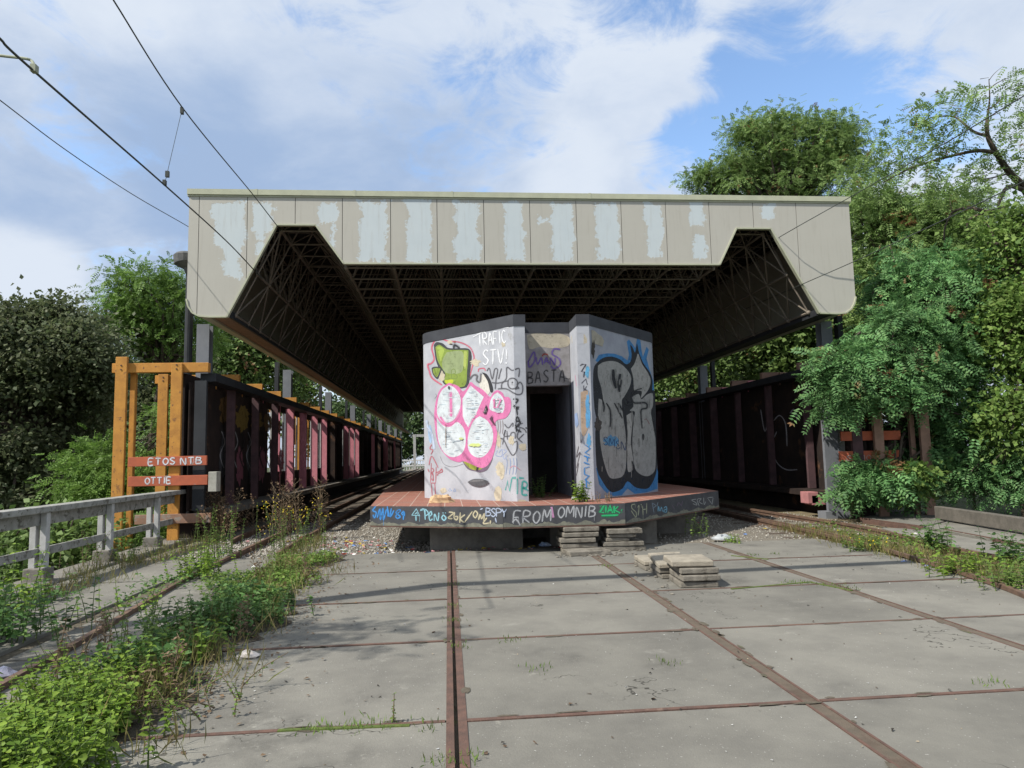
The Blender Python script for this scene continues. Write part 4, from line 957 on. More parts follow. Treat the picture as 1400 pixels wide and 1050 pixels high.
g.fill(GY2, [(856.5, 568), (865, 565), (864, 585), (862.5, 605), (866, 630), (866.5, 640), (862, 645), (858, 642), (857.5, 615), (857.8, 590)], 3)
for p, w in (([(838.5, 505), (839, 518), (842, 531)], 4.2), ([(848, 511), (846, 524), (847, 536)], 4.0), ([(850, 519), (848, 530)], 1.5)): g.stroke(BKG, p, w, 5, True)
for p, w in (([(877.5, 531), (868, 534.5), (863.5, 541), (866, 550), (873, 551), (881, 550.5), (884.5, 553), (884, 558), (877, 560), (876.5, 570), (878, 586)], 2.0), ([(852, 544), (858, 552), (864, 551)], 3.0), ([(840, 551), (846, 562), (851, 572)], 1.8), ([(845, 551), (852, 562)], 2.2), ([(829, 551), (834, 560), (835, 572), (834, 584)], 1.8), ([(824, 547), (826, 556), (825.5, 563)], 1.8), ([(894.5, 575), (895, 585), (897, 593)], 1.5), ([(864, 630), (866, 638), (865, 648)], 1.8)): g.stroke(BKG, p, w, 5, True)
g.fill(BKG, ell(879.3, 597.5, 1.7, 4.5, 14), 0)
g.stroke((0.25, 0.09, 0.10), [(881, 574), (884, 573), (888, 580)], 0.7)
g.fill((0.10, 0.26, 0.44), jag(836, 603, 11, 7, 26, .35), 0)
text(g, (0.02, 0.05, 0.14), 'SMSN', (825, 608), (11, 3.0), (0.5, -11), 0.9, 0.72)
g.fill((0.40, 0.37, 0.30), [(808.6, 451), (813, 452), (817, 456), (823, 460), (826, 466), (824, 474), (819, 472), (814, 470), (809.5, 469)], 0)
g.fill((0.05, 0.045, 0.04), jag(811, 477, 2.2, 12, 20, .35), 0); g.fill((0.07, 0.06, 0.055), jag(818, 580, 5, 9, 20, .4), 0); g.fill((0.62, 0.60, 0.54), jag(881.5, 458, 2.6, 5, 16, .3), 0)
for _ in range(30):
    x = random.uniform(820, 893); y = random.uniform(505, 645); g.stroke(random.choice(((0.23, 0.23, 0.225), (0.40, 0.39, 0.37), (0.28, 0.28, 0.27))), [(x, y), (x+random.uniform(-1, 1), y+random.uniform(4, 16))], random.uniform(0.4, 1.4), 0)
g.done('graffiti', wallR)

# --- tags along the platform fascia
fp = lambda px, py=0: fplane(px)
g = Paint(fp)
def Z5(pts): return [(500+x/7.0, 665+y/7.0) for x, y in pts]
def Z6(pts): return [(690+x/8.235, 665+y/8.235) for x, y in pts]
def Z7(pts): return [(810+x/7.368, 660+y/7.368) for x, y in pts]
B1 = (0.06, 0.26, 0.62)
for p in ([(95, 190), (68, 230), (100, 250), (85, 300), (70, 270)], [(110, 300), (135, 215), (140, 320), (165, 210), (170, 320), (200, 220), (215, 290)], [(205, 190), (225, 290)], [(270, 230), (235, 290), (245, 210)], [(320, 220), (290, 250), (330, 290), (300, 305), (290, 280), (330, 235), (320, 220)], [(365, 235), (345, 260), (370, 280), (365, 240), (360, 320)]): g.stroke(B1, Z5(p), 1.5)
g.done('graffiti', fasc[0]); g = Paint(fp)
C1 = (0.30, 0.56, 0.66)
for p in ([(440, 275), (485, 215), (515, 280), (440, 275)], [(480, 280), (482, 330)], [(470, 265), (490, 250), (495, 270)]): g.stroke(C1, Z5(p), 1.4, 0)
for p in ([(570, 320), (560, 220), (525, 230), (570, 220), (600, 260), (565, 285)], [(605, 290), (630, 270), (625, 240), (605, 270), (615, 325), (640, 310)], [(655, 330), (660, 265), (690, 330), (700, 250)], [(745, 270), (728, 300), (750, 325), (768, 300), (745, 275)], [(738, 258), (742, 250)], [(760, 258), (766, 250)]): g.stroke(C1, Z5(p), 1.3)
g.done('graffiti', fasc[0]); g = Paint(fp)
Y1 = (0.58, 0.52, 0.36)
for p in ([(795, 245), (840, 255), (790, 300), (830, 310)], [(850, 245), (845, 300), (870, 320), (880, 290), (850, 290)], [(905, 250), (900, 350)], [(950, 270), (905, 310), (940, 345)], [(1020, 240), (945, 345)], [(1050, 230), (1028, 270), (1050, 300), (1070, 260), (1050, 232)], [(1080, 320), (1095, 270), (1110, 310), (1135, 260), (1130, 330)], [(1160, 300), (1125, 355), (1185, 350)], [(1195, 325), (1190, 360)]): g.stroke(Y1, Z5(p), 1.4)
g.done('graffiti', fasc[0]); g = Paint(fp)
L1c = (0.48, 0.55, 0.70)
text(g, L1c, 'BSPY', Z5([(1150, 285)])[0], (11.5, .3), (0.2, -11), 1.1, 0.68)
for p in ([(1095, 220), (1120, 212)], [(1320, 245), (1340, 232)], [(1240, 300), (1250, 345)]): g.stroke(L1c, Z5(p), 1.1)
g.done('graffiti', fasc[0]); g = Paint(fp)
W6 = (0.44, 0.45, 0.47)
text(g, W6, 'FROM', Z6([(95, 430)])[0], (16.5, -1.2), (1.6, -16.5), 1.6, 0.80, 0.09)
g.stroke(W6, Z6([(85, 405), (130, 370), (175, 440)]), 1.6)
text(g, W6, 'OMNIB', Z6([(595, 362)])[0], (15.2, -0.6), (1.4, -15), 1.5, 0.74, 0.10)
g.done('graffiti', fasc[1]); g = Paint(fp)
g.fill((0.55, 0.27, 0.46), Z6([(515, 232), (538, 230), (560, 350), (535, 352)]), 0)
g.done('graffiti', fasc[1]); g = Paint(fp)
G1 = (0.03, 0.42, 0.16)
for p in ([(1070, 225), (1115, 215), (1075, 290), (1120, 295)], [(1140, 215), (1138, 295)], [(1160, 295), (1185, 215), (1215, 300)], [(1170, 270), (1210, 265)], [(1232, 220), (1235, 300)], [(1278, 225), (1235, 265), (1300, 300)], [(1090, 330), (1280, 322)], [(1312, 262), (1320, 268)]): g.stroke(G1, Z6(p), 2.6, 0)
g.done('graffiti', fasc[1]); g = Paint(fp)
K7 = (0.33, 0.34, 0.25)
for p in ([(430, 215), (395, 225), (400, 260), (440, 300), (435, 345), (390, 280)], [(455, 250), (470, 230), (460, 330)], [(490, 215), (492, 225)], [(505, 230), (510, 325)], [(545, 205), (545, 310)], [(505, 270), (545, 265)]): g.stroke(K7, Z7(p), 1.2)
g.done('graffiti', fasc[2]); g = Paint(fp)
for p in ([(600, 200), (620, 300)], [(600, 205), (640, 230), (615, 250)], [(660, 195), (650, 240)]): g.stroke((0.18, 0.22, 0.26), Z7(p), 1.0)
for p in ([(660, 290), (665, 240), (680, 285), (695, 245), (705, 290)], [(720, 255), (745, 240), (745, 295), (715, 285), (745, 265)]): g.stroke((0.15, 0.30, 0.40), Z7(p), 1.2)
g.done('graffiti', fasc[2]); g = Paint(fp)
for p in ([(1045, 165), (1000, 175), (1040, 200), (1050, 225), (1010, 210)], [(1075, 235), (1055, 170), (1095, 160), (1075, 190), (1110, 215)], [(1120, 150), (1125, 220), (1140, 190)], [(1160, 155), (1205, 215)], [(1215, 145), (1160, 150)], [(1215, 150), (1205, 220)]): g.stroke((0.32, 0.33, 0.33), Z7(p), 0.9)
for p in ([(800, 220), (830, 270)], [(850, 240), (870, 200), (900, 240)], [(910, 180), (895, 235)]): g.stroke((0.13, 0.10, 0.14), Z7(p), 0.9)
g.done('graffiti', fasc[2])

# ------------------------------------------------------------------ timber screens either side
def screen(side):
    left = side == 0
    mx = (lambda x: x) if left else (lambda x: 4.30-x)
    def bx(b, x0, x1, *a):
        p, q = mx(x0), mx(x1); b.box(min(p, q), max(p, q), *a)
    if left: t = thing('timber_screen', (-5.6, 16.2, 0), 'orange timber framed screen wall along the left track, with lit pink posts inside', 'screen wall')
    else: t = thing('timber_screen', (9.9, 16.2, 0), 'dark timber screen wall along the right track, half hidden by the robinia bush', 'screen wall')
    om = orange if left else soffitm  # right frame in brown, its shade put into the timber colour
    n = 30
    zt = 3.86 if left else 4.02
    for k in range(n):
        y = 16.2+2.3*k
        b = MB(); bx(b, -7.30, -5.26, y-0.075, y+0.075, zt-0.21, zt); b.build('top_beam', om, t, bevel=0.008 if k < 4 else 0)
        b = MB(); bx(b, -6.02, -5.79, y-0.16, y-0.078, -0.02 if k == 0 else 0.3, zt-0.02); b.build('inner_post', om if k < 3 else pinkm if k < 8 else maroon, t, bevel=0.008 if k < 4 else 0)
        if k < 9:
            b = MB(); bx(b, -7.19, -6.95, y-0.16, y-0.078, -1.2, zt+(0.13 if k == 0 else 0.02)); b.build('outer_post', om, t, bevel=0.008 if k < 4 else 0)
            if k < 3:
                b = MB(); bx(b, -6.97, -6.85, y+0.078, y+0.16, -1.2, zt-0.21); b.build('outer_post', om, t)
        b = MB(); bx(b, -5.62 if k > 3 else -5.55, -5.36 if k else -5.30, y-0.05, y+0.05, 0.62, zt-0.4); b.build('fin', (darkm if k == 0 else pinkm if k in (4, 5, 6, 7, 10, 11, 12, 16, 20, 21, 25) else maroon if k > 7 else pinkdk) if left else pinkdk, t)  # pink for sunlit fins, shade painted in as darker tones
        # outer boarding: closed bays and bays with openings that let the sun in
        if left: closed = k in (0, 1, 2, 8, 9, 13, 14, 18, 19, 23)
        else: closed = True
        y0, y1 = y+0.06, y+2.24
        b = MB()
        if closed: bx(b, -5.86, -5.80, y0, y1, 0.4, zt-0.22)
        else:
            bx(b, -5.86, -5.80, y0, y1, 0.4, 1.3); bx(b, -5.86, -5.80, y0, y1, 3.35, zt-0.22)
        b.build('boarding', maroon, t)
        if not closed:
            for q in range(3):
                yy = y0+0.35+q*0.6; b = MB(); bx(b, -5.855, -5.805, yy, yy+0.12, 1.302, 3.348); b.build('slat', postpaint if (k+q) % 3 else orange, t)
        if k < 3:
            b = MB()
            for xx in (-7.07, -5.905):
                for zz_ in (zt-0.06, zt-0.15):
                    p = mx(xx); b.tube([(p, y-0.172, zz_), (p, y-0.158, zz_)], 0.018, 8)
            b.build('bolts', rust, t)
    LYs = 16.2+2.3*n-2.2
    b = MB(); bx(b, -5.5, -5.16, 16.35, LYs, zt-0.40, zt-0.214); b.build('top_plate', darkm, t)
    b = MB(); bx(b, -5.9, -5.05, 17.0, LYs, 0.46, 0.60); b.build('ledge', concrete2 if left else maroon, t)
    b = MB(); bx(b, -5.9, -5.55, 16.4, LYs, -0.3, 0.455); b.build('base_wall', maroon, t)
    b = MB(); bx(b, -5.72, -5.66, 16.28, LYs, 0.605, zt-0.42) if not left else bx(b, -5.72, -5.66, 16.28, 23.0, 0.605, zt-0.42); b.build('lining', maroon, t)
    return t
ts = screen(0)
def board(x0, x1, y, z0, z1, m, parent, name='board'):
    b = MB(); b.box(x0, x1, y-0.03, y+0.03, z0, z1); return b.build(name, m, parent, bevel=0.006)
YB = 16.0
a = atY(176, 625, YB); c = atY(283, 637, YB)
bd1 = board(a[0], c[0], YB, atY(230, 637, YB)[2], atY(230, 624, YB)[2], redor, ts)
bd1['label'] = 'upper red orange board with white scrawl'
a = atY(176, 651, YB); c = atY(284, 664, YB)
bd2 = board(a[0], c[0], YB, atY(230, 664, YB)[2], atY(230, 650.5, YB)[2], redor, ts)
bd2['label'] = 'lower red orange board with white scrawl, grey at one end'
zz = atY(230, 703, YB)[2]; z0_ = atY(230, 716, YB)[2]
board(atY(184, 710, YB)[0], atY(288, 710, YB)[0], YB+0.02, z0_, zz, mat('faded_timber', (0.34, 0.19, 0.12), (0.24, 0.15, 0.11), 5, 0.9, 0.3, 50, c3=(0.28, 0.25, 0.22), s3=4, t3=0.5, w3=0.12), ts, 'foot_beam')
b = MB(); a = atY(286, 645, 15.98); c = atY(297, 672, 15.98); b.box(a[0], c[0], 15.93, 16.2, c[2], a[2]); b.build('junction_box', mat('pale_plaster', (0.42, 0.41, 0.36), (0.30, 0.29, 0.25), 6, 0.9), ts, bevel=0.01)
bplane = lambda px, py=0: (np.array((0, YB-0.031, 0.0)), np.array((0, -1.0, 0)))
g = Paint(bplane)
text(g, WH, 'ETOS', (203, 636), (12.5, -.4), (.4, -9), 1.3, 0.78); text(g, WH, 'NTB', (247, 635), (13, -.4), (.4, -9), 1.3, 0.8)
g.done('graffiti', bd1)
g = Paint(bplane)
text(g, WH, 'OTTIE', (198, 662), (11, -.3), (.4, -8.5), 1.3, 0.72)
g.done('graffiti', bd2)
lp_ = lambda px, py=0: (np.array((-5.655, 0, 0)), np.array((1.0, 0, 0)))
g = Paint(lp_)
for cx_, cy_, rx_, ry_, c_ in ((312, 560, 12, 22, (.13, .075, .025)), (332, 572, 9, 18, (.22, .15, .035)), (350, 575, 8, 15, (.18, .12, .03)), (366, 578, 6, 13, (.15, .09, .03)), (380, 584, 5, 10, (.15, .08, .03)),
                              (308, 625, 8, 30, (.05, .05, .055)), (328, 635, 5, 26, (.28, .10, .13)), (343, 628, 5, 30, (.09, .09, .095)), (358, 636, 5, 22, (.26, .10, .13)), (372, 625, 4, 24, (.07, .07, .075)), (384, 630, 4, 16, (.22, .09, .11))):
    g.fill(c_, jag(cx_, cy_, rx_, ry_, 30, .3), 0)
for k in range(9):
    x = 303+k*9; g.stroke(random.choice(((.02, .02, .02), (.30, .29, .30), (.25, .1, .12))), [(x, 590+random.uniform(-8, 8)), (x+4, 605), (x-2, 622), (x+3, 640)], 1.2)
g.done('graffiti', ts)
tr_ = screen(1)
YB2 = 16.2
bplane = lambda px, py=0: (np.array((0, YB2-0.031, 0.0)), np.array((0, -1.0, 0)))
a = atY(1148, 631, YB2); c = atY(1230, 618, YB2)
bdr = board(a[0], c[0], YB2, a[2], a[2]+0.24, redor, tr_)
g = Paint(bplane); text(g, (0.45, 0.40, 0.36), 'SAMOS', (1158, 630), (11, -.4), (.3, -7), 0.9, 0.75); g.done('graffiti', bdr)
a = atY(1150, 604, YB2); c = atY(1230, 590, YB2); board(a[0], c[0], YB2, a[2]+0.02, a[2]+0.24, redor, tr_)
b = MB()
for x0, x1, y0, y1 in ((1105, 1131, 676, 690), (1142, 1168, 668, 684), (1100, 1113, 672, 688)):
    a = atY(x0, y1, 17.6); c = atY(x1, y0, 17.6); b.box(a[0], c[0], 17.4, 17.8, max(a[2], 0), c[2])
b.build('pink_foot_blocks', mat('faded_pink', (0.44, 0.19, 0.19), (0.33, 0.15, 0.15), 5, 0.9), tr_, bevel=0.01)
b = MB(); a = atY(1131, 688, 17.0); c = atY(1142, 560, 17.0); b.box(a[0], c[0], 16.95, 17.05, -0.05, c[2]); b.box(a[0]-0.1, c[0]+0.25, 16.9, 17.3, -0.06, 0.12); b.build('end_post', colm, tr_)
b = MB(); a = atY(1142, 660, 17.05); c = atY(1154, 590, 17.05); b.box(a[0]+0.003, c[0], 17.06, 17.1, 0.2, 3.4); q = b.build('end_plate', postpaint, tr_)
bplane = lambda px, py=0: (np.array((0, 17.059, 0.0)), np.array((0, -1.0, 0)))
g = Paint(bplane)
for p in ([(1146, 598), (1150, 603), (1145, 608), (1150, 612)], [(1146, 614), (1151, 620), (1146, 628)], [(1144, 620), (1150, 632), (1145, 640)], [(1147, 640), (1152, 646)]): g.stroke((0.66, 0.68, 0.72), p, 1.2)
g.done('graffiti', q)
# big pale scrawl ring inside the right screen
rplane = lambda px, py=0: (np.array((4.30+5.655-0.0, 0, 0)), np.array((-1.0, 0, 0)))
g = Paint(rplane)
for p in ([(1062, 590), (1055, 610), (1062, 632), (1075, 642), (1090, 642)], [(1058, 575), (1066, 568), (1074, 580), (1076, 610)], [(1040, 560), (1046, 590), (1052, 560)], [(1080, 565), (1086, 560), (1090, 575)]): g.stroke((0.40, 0.38, 0.40), p, 1.3)
g.done('graffiti', tr_)

# ------------------------------------------------------------------ grey railing on the left
t = thing('bridge_railing', (-5.85, 10, 0), 'pale grey concrete railing with flat cap along the left deck edge', 'railing')
RXr = -5.84
for y0, y1 in ((-1, 3.0), (3.004, 7.0), (7.004, 11.0), (11.004, 15.0), (15.004, 16.75)):
    b = MB(); b.box(RXr-0.17, RXr+0.10, y0, y1, 0.985, 1.075); b.build('cap', greypaint, t, bevel=0.012)
b = MB(); b.box(RXr-0.075, RXr-0.035, -1, 16.7, 0.80, 0.982); b.build('top_rail', greypaint, t, bevel=0.006)
b = MB(); b.box(RXr-0.075, RXr-0.035, -1, 16.62, 0.36, 0.48); b.build('mid_rail', greypaint, t, bevel=0.006)
for y in (1, 3, 5, 7, 9, 11, 13, 15, 16.6):
    b = MB(); b.box(RXr-0.028, RXr+0.062, y-0.05, y+0.05, 0.16, 0.983); b.build('post', postpaint, t, bevel=0.006)
    b = MB(); b.box(RXr-0.17, RXr-0.082, y-0.05, y+0.05, 0.16, 0.983); b.build('post', postpaint, t, bevel=0.006)
    b = MB(); b.box(RXr-0.20, RXr+0.10, y-0.13, y+0.13, -0.02, 0.2); b.build('foot_block', concrete2, t, bevel=0.015)
# barrier beam and short posts on the right
a = atZ(1283, 706, 0.12); c = atZ(1420, 728, 0.12)
t = thing('barrier_beam', tuple(atZ(1340, 715, 0)), 'long weathered grey concrete beam lying below the bushes on the right', 'beam')
b = MB(); d = (c-a); a2 = a; c2 = c+d*0.8
b.bar(a2+[0, 0, 0.09], c2+[0, 0, 0.09], 0.16, 0.27); b.build('beam', mat('dark_weathered_concrete', (0.15, 0.135, 0.115), (0.09, 0.082, 0.07), 4, 0.95, 0.5, 40), t, bevel=0.015)
b = MB()
for k in (0.12, 0.5, 0.9):
    p = a2+(c2-a2)*k; b.box(p[0]+0.02, p[0]+0.16, p[1]-0.1, p[1]+0.1, -0.1, 0.07)
b.build('support', concrete2, t)
t = thing('marker_post', tuple(atZ(1222, 702, 0)), 'pair of short pale blue-grey posts standing at the foot of the robinia bush', 'post')
for px in (1219, 1226):
    p = atZ(px, 702, 0); b = MB(); b.bar(p, p+np.array((0.02, 0, 0.72)), 0.07, 0.07); b.build('post', postpaint, t)
t = thing('steel_stake', tuple(atZ(1274, 690, 0)), 'thin rusty stake leaning among the bushes behind the barrier beam', 'stake')
p = atZ(1276, 695, 0); b = MB(); b.bar(p, p+np.array((-0.12, 0, 1.5)), 0.05, 0.05); b.build('stake', rust, t)

# ------------------------------------------------------------------ stacked paving slabs
def slab(cx, cy, z0, w, l, th, rz, label, group, m=slabmat, tilt=(0, 0), chip=0.012, break_=False):
    b = MB(); nx_, ny_ = 7, 7
    pts = []
    for i in range(nx_): pts.append((-w/2+w*i/(nx_-1), -l/2))
    for i in range(1, ny_): pts.append((w/2, -l/2+l*i/(ny_-1)))
    for i in range(1, nx_): pts.append((w/2-w*i/(nx_-1), l/2))
    for i in range(1, ny_-1): pts.append((-w/2, l/2-l*i/(ny_-1)))
    c, s = math.cos(rz), math.sin(rz); n = len(pts); top = []; bot = []
    for x, y in pts:
        k = 1-chip*random.uniform(0, 2.2)*(4 if break_ and x > w*0.2 and random.random() < .6 else 1)
        x1, y1 = x*k, y*k
        k2 = 1-chip*random.uniform(0, 1.6); x2, y2 = x*k2, y*k2
        zt_ = tilt[0]*x+tilt[1]*y
        top.append((cx+c*x1-s*y1, cy+s*x1+c*y1, z0+th+zt_+random.uniform(-.003, .002)))
        bot.append((cx+c*x2-s*y2, cy+s*x2+c*y2, z0+zt_))
    ctr = (cx, cy, z0+th+0.002)
    vs = bot+top+[ctr, (cx, cy, z0)]
    fs = [(i, (i+1) % n, n+(i+1) % n, n+i) for i in range(n)]+[(n+i, n+(i+1) % n, 2*n) for i in range(n)]+[((i+1) % n, i, 2*n+1) for i in range(n)]
    o = b.add(vs, fs).build('paving_slab', m, None, bevel=0.013)
    return tag(o, label, 'paving slab', group)
pale = mat('pale_slab', (0.34, 0.305, 0.245), (0.23, 0.205, 0.165), 7, 0.95, 0.6, 60, c3=(0.22, 0.20, 0.16), s3=6, t3=0.6, w3=0.1)
G1_ = 'paving slabs stacked against the platform'
slab(2.28, 11.98, 0.0, 0.72, 0.62, 0.075, 0.1, 'broken bottom slab sticking out in front of the taller stack at the platform', G1_, break_=True)
zc_ = 0.077
for k, (dx, dy, r_, lb) in enumerate(((0.0, 0.17, 0.03, 'lowest of the four level slabs in the taller stack at the platform'), (-0.02, 0.15, -0.02, 'second slab from below in the taller stack at the platform'),
                                      (0.03, 0.17, 0.02, 'third slab from below in the taller stack at the platform'), (0.05, 0.20, 0.0, 'topmost slab of the taller stack, just under the platform fascia'))):
    slab(2.2+dx, 12.24+dy-0.05, zc_, 0.62, 0.56, 0.074, r_, lb, G1_); zc_ += 0.09
    if k < 3:
        for sx in (-0.2, 0.2): pass
zc_ = 0.0
for w, l, dx, th, lb in ((0.74, 0.4, 0.02, 0.07, 'flat slab on the ground at the bottom of the shorter stack beside the taller one'), (0.72, 0.42, 0.0, 0.075, 'reddish-edged slab second from below in the shorter stack at the platform'),
                         (0.42, 0.38, -0.1, 0.06, 'small rough slab squeezed inside the shorter stack at the platform'), (0.50, 0.4, -0.02, 0.055, 'thin slab under the top one of the shorter stack at the platform'), (0.62, 0.46, 0.02, 0.085, 'thick top slab of the shorter stack, right of the taller one')):
    slab(2.98+dx, 12.35, zc_, w, l, th, random.uniform(-.05, .05), lb, G1_); zc_ += th+0.006
G2_ = 'paving slabs piled on the open deck'
zc_ = 0.0
for k, lb in enumerate(('lowest slab of the front pile on the open deck', 'second slab from below in the front pile on the open deck', 'third slab from below in the front pile on the open deck')):
    slab(3.07+random.uniform(-.02, .02), 8.93+random.uniform(-.02, .02), zc_, 0.48, 0.62, 0.07, -0.06+random.uniform(-.04, .04), lb, G2_); zc_ += 0.082
slab(3.02, 8.98, zc_, 0.52, 0.60, 0.07, -0.12, 'pale clean slab on top of the front pile on the open deck', G2_, pale)
zc_ = 0.0
for k, lb in enumerate(('lowest slab of the middle pile behind the pale topped one', 'second slab of the middle pile behind the pale topped one')):
    slab(3.0+random.uniform(-.02, .02), 9.62, zc_, 0.47, 0.62, 0.064, -0.05+random.uniform(-.03, .03), lb, G2_); zc_ += 0.071
slab(2.98, 9.60, zc_+0.03, 0.46, 0.62, 0.06, -0.05, 'broken tilted slab on top of the middle pile', G2_, pale, tilt=(0.02, 0.11), break_=True)
zc_ = 0.0
for k, lb in enumerate(('lower slab of the low rear pile on the open deck', 'upper slab of the low rear pile on the open deck')):
    slab(2.97, 10.32, zc_, 0.45, 0.66, 0.062, -0.03+random.uniform(-.03, .03), lb, G2_, slabmat if k == 0 else pale); zc_ += 0.07

def rubble(n, cx, cy, sx, sy, label):
    b = MB()
    for _ in range(n):
        x, y = random.gauss(cx, sx), random.gauss(cy, sy); r = random.uniform(.008, .035); sb = MB(); sb.sphere((0, 0, 0), 1, 5, 4)
        kk = [random.uniform(.6, 1.2) for _ in sb.v]; b.add([(x+a_*r*q, y+b_*r*q, max(0.001, r*.5*(c_*q+.6))) for (a_, b_, c_), q in zip(sb.v, kk)], sb.f)
    return tag(b.build('rubble', slabmat), label, 'rubble', kind='stuff')
rubble(90, 2.35, 11.75, .32, .14, 'crumbled concrete in front of the stacked slabs'); rubble(40, 3.05, 12.1, .3, .06, 'crumbled concrete at the shorter stack'); rubble(36, 2.95, 9.6, .25, .6, 'crumbs around the slab pile on the deck')
# ------------------------------------------------------------------ loose things on the ground
def lump(name, px, py, z, w, l, h, m, label, cat, group=None, n=9, rz=0.0):
    p = atZ(px, py, z); b = MB(); b.sphere((0, 0, 0), 1.0, n, 6)
    sd = [random.uniform(0.62, 1.15) for _ in b.v]
    vs = [(p[0]+x*w*k*(1 if zz < .2 else .85), p[1]+y*l*k, p[2]-0.004+max(0.0, (zz*k+0.35))*h*0.75) for (x, y, zz), k in zip(b.v, sd)]; fs = list(b.f); b = MB()
    return tag(b.add(vs, fs).build(name, m), label, cat, group)
lump('stone_fragment', 339, 899, 0.0, 0.11, 0.06, 0.07, mat('white_stone', (0.62, 0.57, 0.54), (0.5, 0.46, 0.43), 8, .9), 'pale white stone fragment on the slabs beside the weeds', 'stone')
lump('crumpled_paper', 604, 687, PZ, 0.28, 0.13, 0.17, mat('tan_paper', (0.55, 0.38, 0.22), (0.45, 0.31, 0.18), 8, .9), 'crumpled tan packing paper on the platform tiles below the bubble letters', 'paper', n=13)
lump('plastic_bag', 786, 683, PZ, 0.09, 0.06, 0.07, mat('grey_plastic', (0.4, 0.42, 0.43), (0.3, 0.32, 0.33), 8, .5), 'grey crumpled plastic beside the bright weed on the platform', 'litter')
lump('plastic_bag', 745, 746, 0.0, 0.13, 0.08, 0.08, mat('blue_white_plastic', (0.20, 0.35, 0.65), (0.62, 0.66, 0.72), 14, .5), 'blue and white plastic wrapper under the platform fascia', 'litter')
lump('plastic_bag', 988, 737, 0.0, 0.22, 0.14, 0.1, mat('grey_plastic', (0.4, 0.42, 0.43)), 'grey plastic sheet bunched below the right end of the platform', 'litter')
can = mat('red_can', (0.50, 0.03, 0.03), (0.4, 0.025, 0.03), 5, .4)
def can_(px, py, z, m, label):
    p = atZ(px, py, z); b = MB(); a = random.uniform(0, 3)
    d = np.array((math.cos(a), math.sin(a), 0))*0.06; c = p+[0, 0, 0.034]
    b.tube([c-d, c-d*0.85, c+d*0.85, c+d], [0.026, 0.033, 0.033, 0.026], 10)
    return tag(b.build('drink_can', m), label, 'can')
can_(1112, 726, -0.05, can, 'red drink can lying between the right-hand rails')
can_(412, 738, -0.05, can, 'red drink can lying at the left track near the dry stalk')
can_(838, 747, 0.0, mat('pinkish_can', (0.6, 0.2, 0.2), (0.5, 0.1, 0.1), 5, .4), 'small red can on the deck beside the shorter slab stack')
blue = mat('blue_plastic', (0.06, 0.20, 0.62), (0.45, 0.55, 0.75), 10, .4)
for px, py, lb in ((1236, 769, 'blue and white wrapper strip lying along the deck edge, nearest the platform'), (1268, 775, 'bright blue bottle cap piece on the deck edge by the right weeds'), (1290, 782, 'blue plastic scrap on the deck edge, right of the bright blue cap'), (1310, 787, 'pale blue crushed bottle on the deck edge by the right weeds')):
    lump('plastic_scrap', px, py, -0.02, 0.07, 0.035, 0.035, blue, lb, 'litter', 'blue plastic along the deck edge')
lump('paper_scrap', 1355, 790, -0.02, 0.05, 0.03, 0.03, mat('white_paper', (0.7, 0.69, 0.66), (0.6, 0.59, 0.56), 8, .8), 'white paper scrap at the deck edge on the far right', 'litter')
lump('paper_scrap', 347, 777, 0.0, 0.05, 0.04, 0.05, MATS['white_paper'], 'round white paper scrap on the slab by the left track', 'litter')
lump('paper_scrap', 1252, 730, 0.0, 0.07, 0.03, 0.03, MATS['white_paper'], 'white paper scrap on the right side slabs', 'litter')
lump('paper_scrap', 1037, 710, -0.05, 0.12, 0.07, 0.06, MATS['white_paper'], 'white carton scrap between the right rails near the platform', 'litter')
lump('plastic_bag', 5, 925, 0.0, 0.10, 0.07, 0.08, mat('lilac_plastic', (0.52, 0.50, 0.58), (0.4, 0.38, 0.46), 8, .4), 'lilac grey plastic bag in the weeds at the far left', 'litter')
# confetti of litter and dark crumbs: uncountable
def scraps(n, areas, cols, name, label, smin=0.006, smax=0.02):
    b = MB(); ms = [mat('scrap_%s' % c[0], c[1], tuple(x*.8 for x in c[1]), 20, .6) for c in cols]
    for _ in range(n):
        x0, x1, y0, y1, z = random.choice(areas); p = np.array((random.uniform(x0, x1), random.uniform(y0, y1), z)); s = random.uniform(smin, smax); b.cur = random.randrange(len(ms))
        vs = [p+np.array((random.uniform(-s, s), random.uniform(-s, s), random.uniform(0.002, s*.7))) for _ in range(5)]
        b.add(vs, [(0, 1, 2), (0, 2, 3), (0, 3, 4), (1, 2, 4), (1, 3, 4)])
    o = b.build(name, ms); return tag(o, label, 'litter', kind='stuff')
CL = [('red', (0.5, 0.05, 0.05)), ('white', (0.68, 0.68, 0.66)), ('blue', (0.12, 0.25, 0.55)), ('yellow', (0.55, 0.42, 0.06)), ('pink', (0.6, 0.3, 0.32)), ('greyish', (0.4, 0.4, 0.4))]
scraps(210, [(-2.6, -0.6, 12.9, 16, -0.04), (-2.4, -1.0, 13, 15, -0.03), (-0.6, 3.5, 12.75, 13.3, -0.03)], CL, 'litter', 'coloured scraps of litter on the ballast before the platform', 0.02, 0.075)
scraps(40, [(-4.4, -3.1, 13, 20, -0.04), (4.0, 8.8, 13.0, 17, -0.04)], CL, 'litter', 'scattered litter between the rails', 0.02, 0.05)
scraps(420, [(-1.8, 6, 3.2, 12.5, 0.002)], [('white', (0.68, 0.68, 0.66)), ('greyish', (0.4, 0.4, 0.4)), ('tan', (0.4, 0.32, 0.22))], 'litter', 'tiny pale specks strewn over the concrete deck', 0.004, 0.012)
scraps(260, [(-1.8, 6, 3.2, 12.5, 0.002)], [('dark', (0.03, 0.025, 0.02)), ('brown', (0.10, 0.065, 0.04))], 'leaf_crumbs', 'small dark dry leaf crumbs on the concrete deck', 0.008, 0.022)

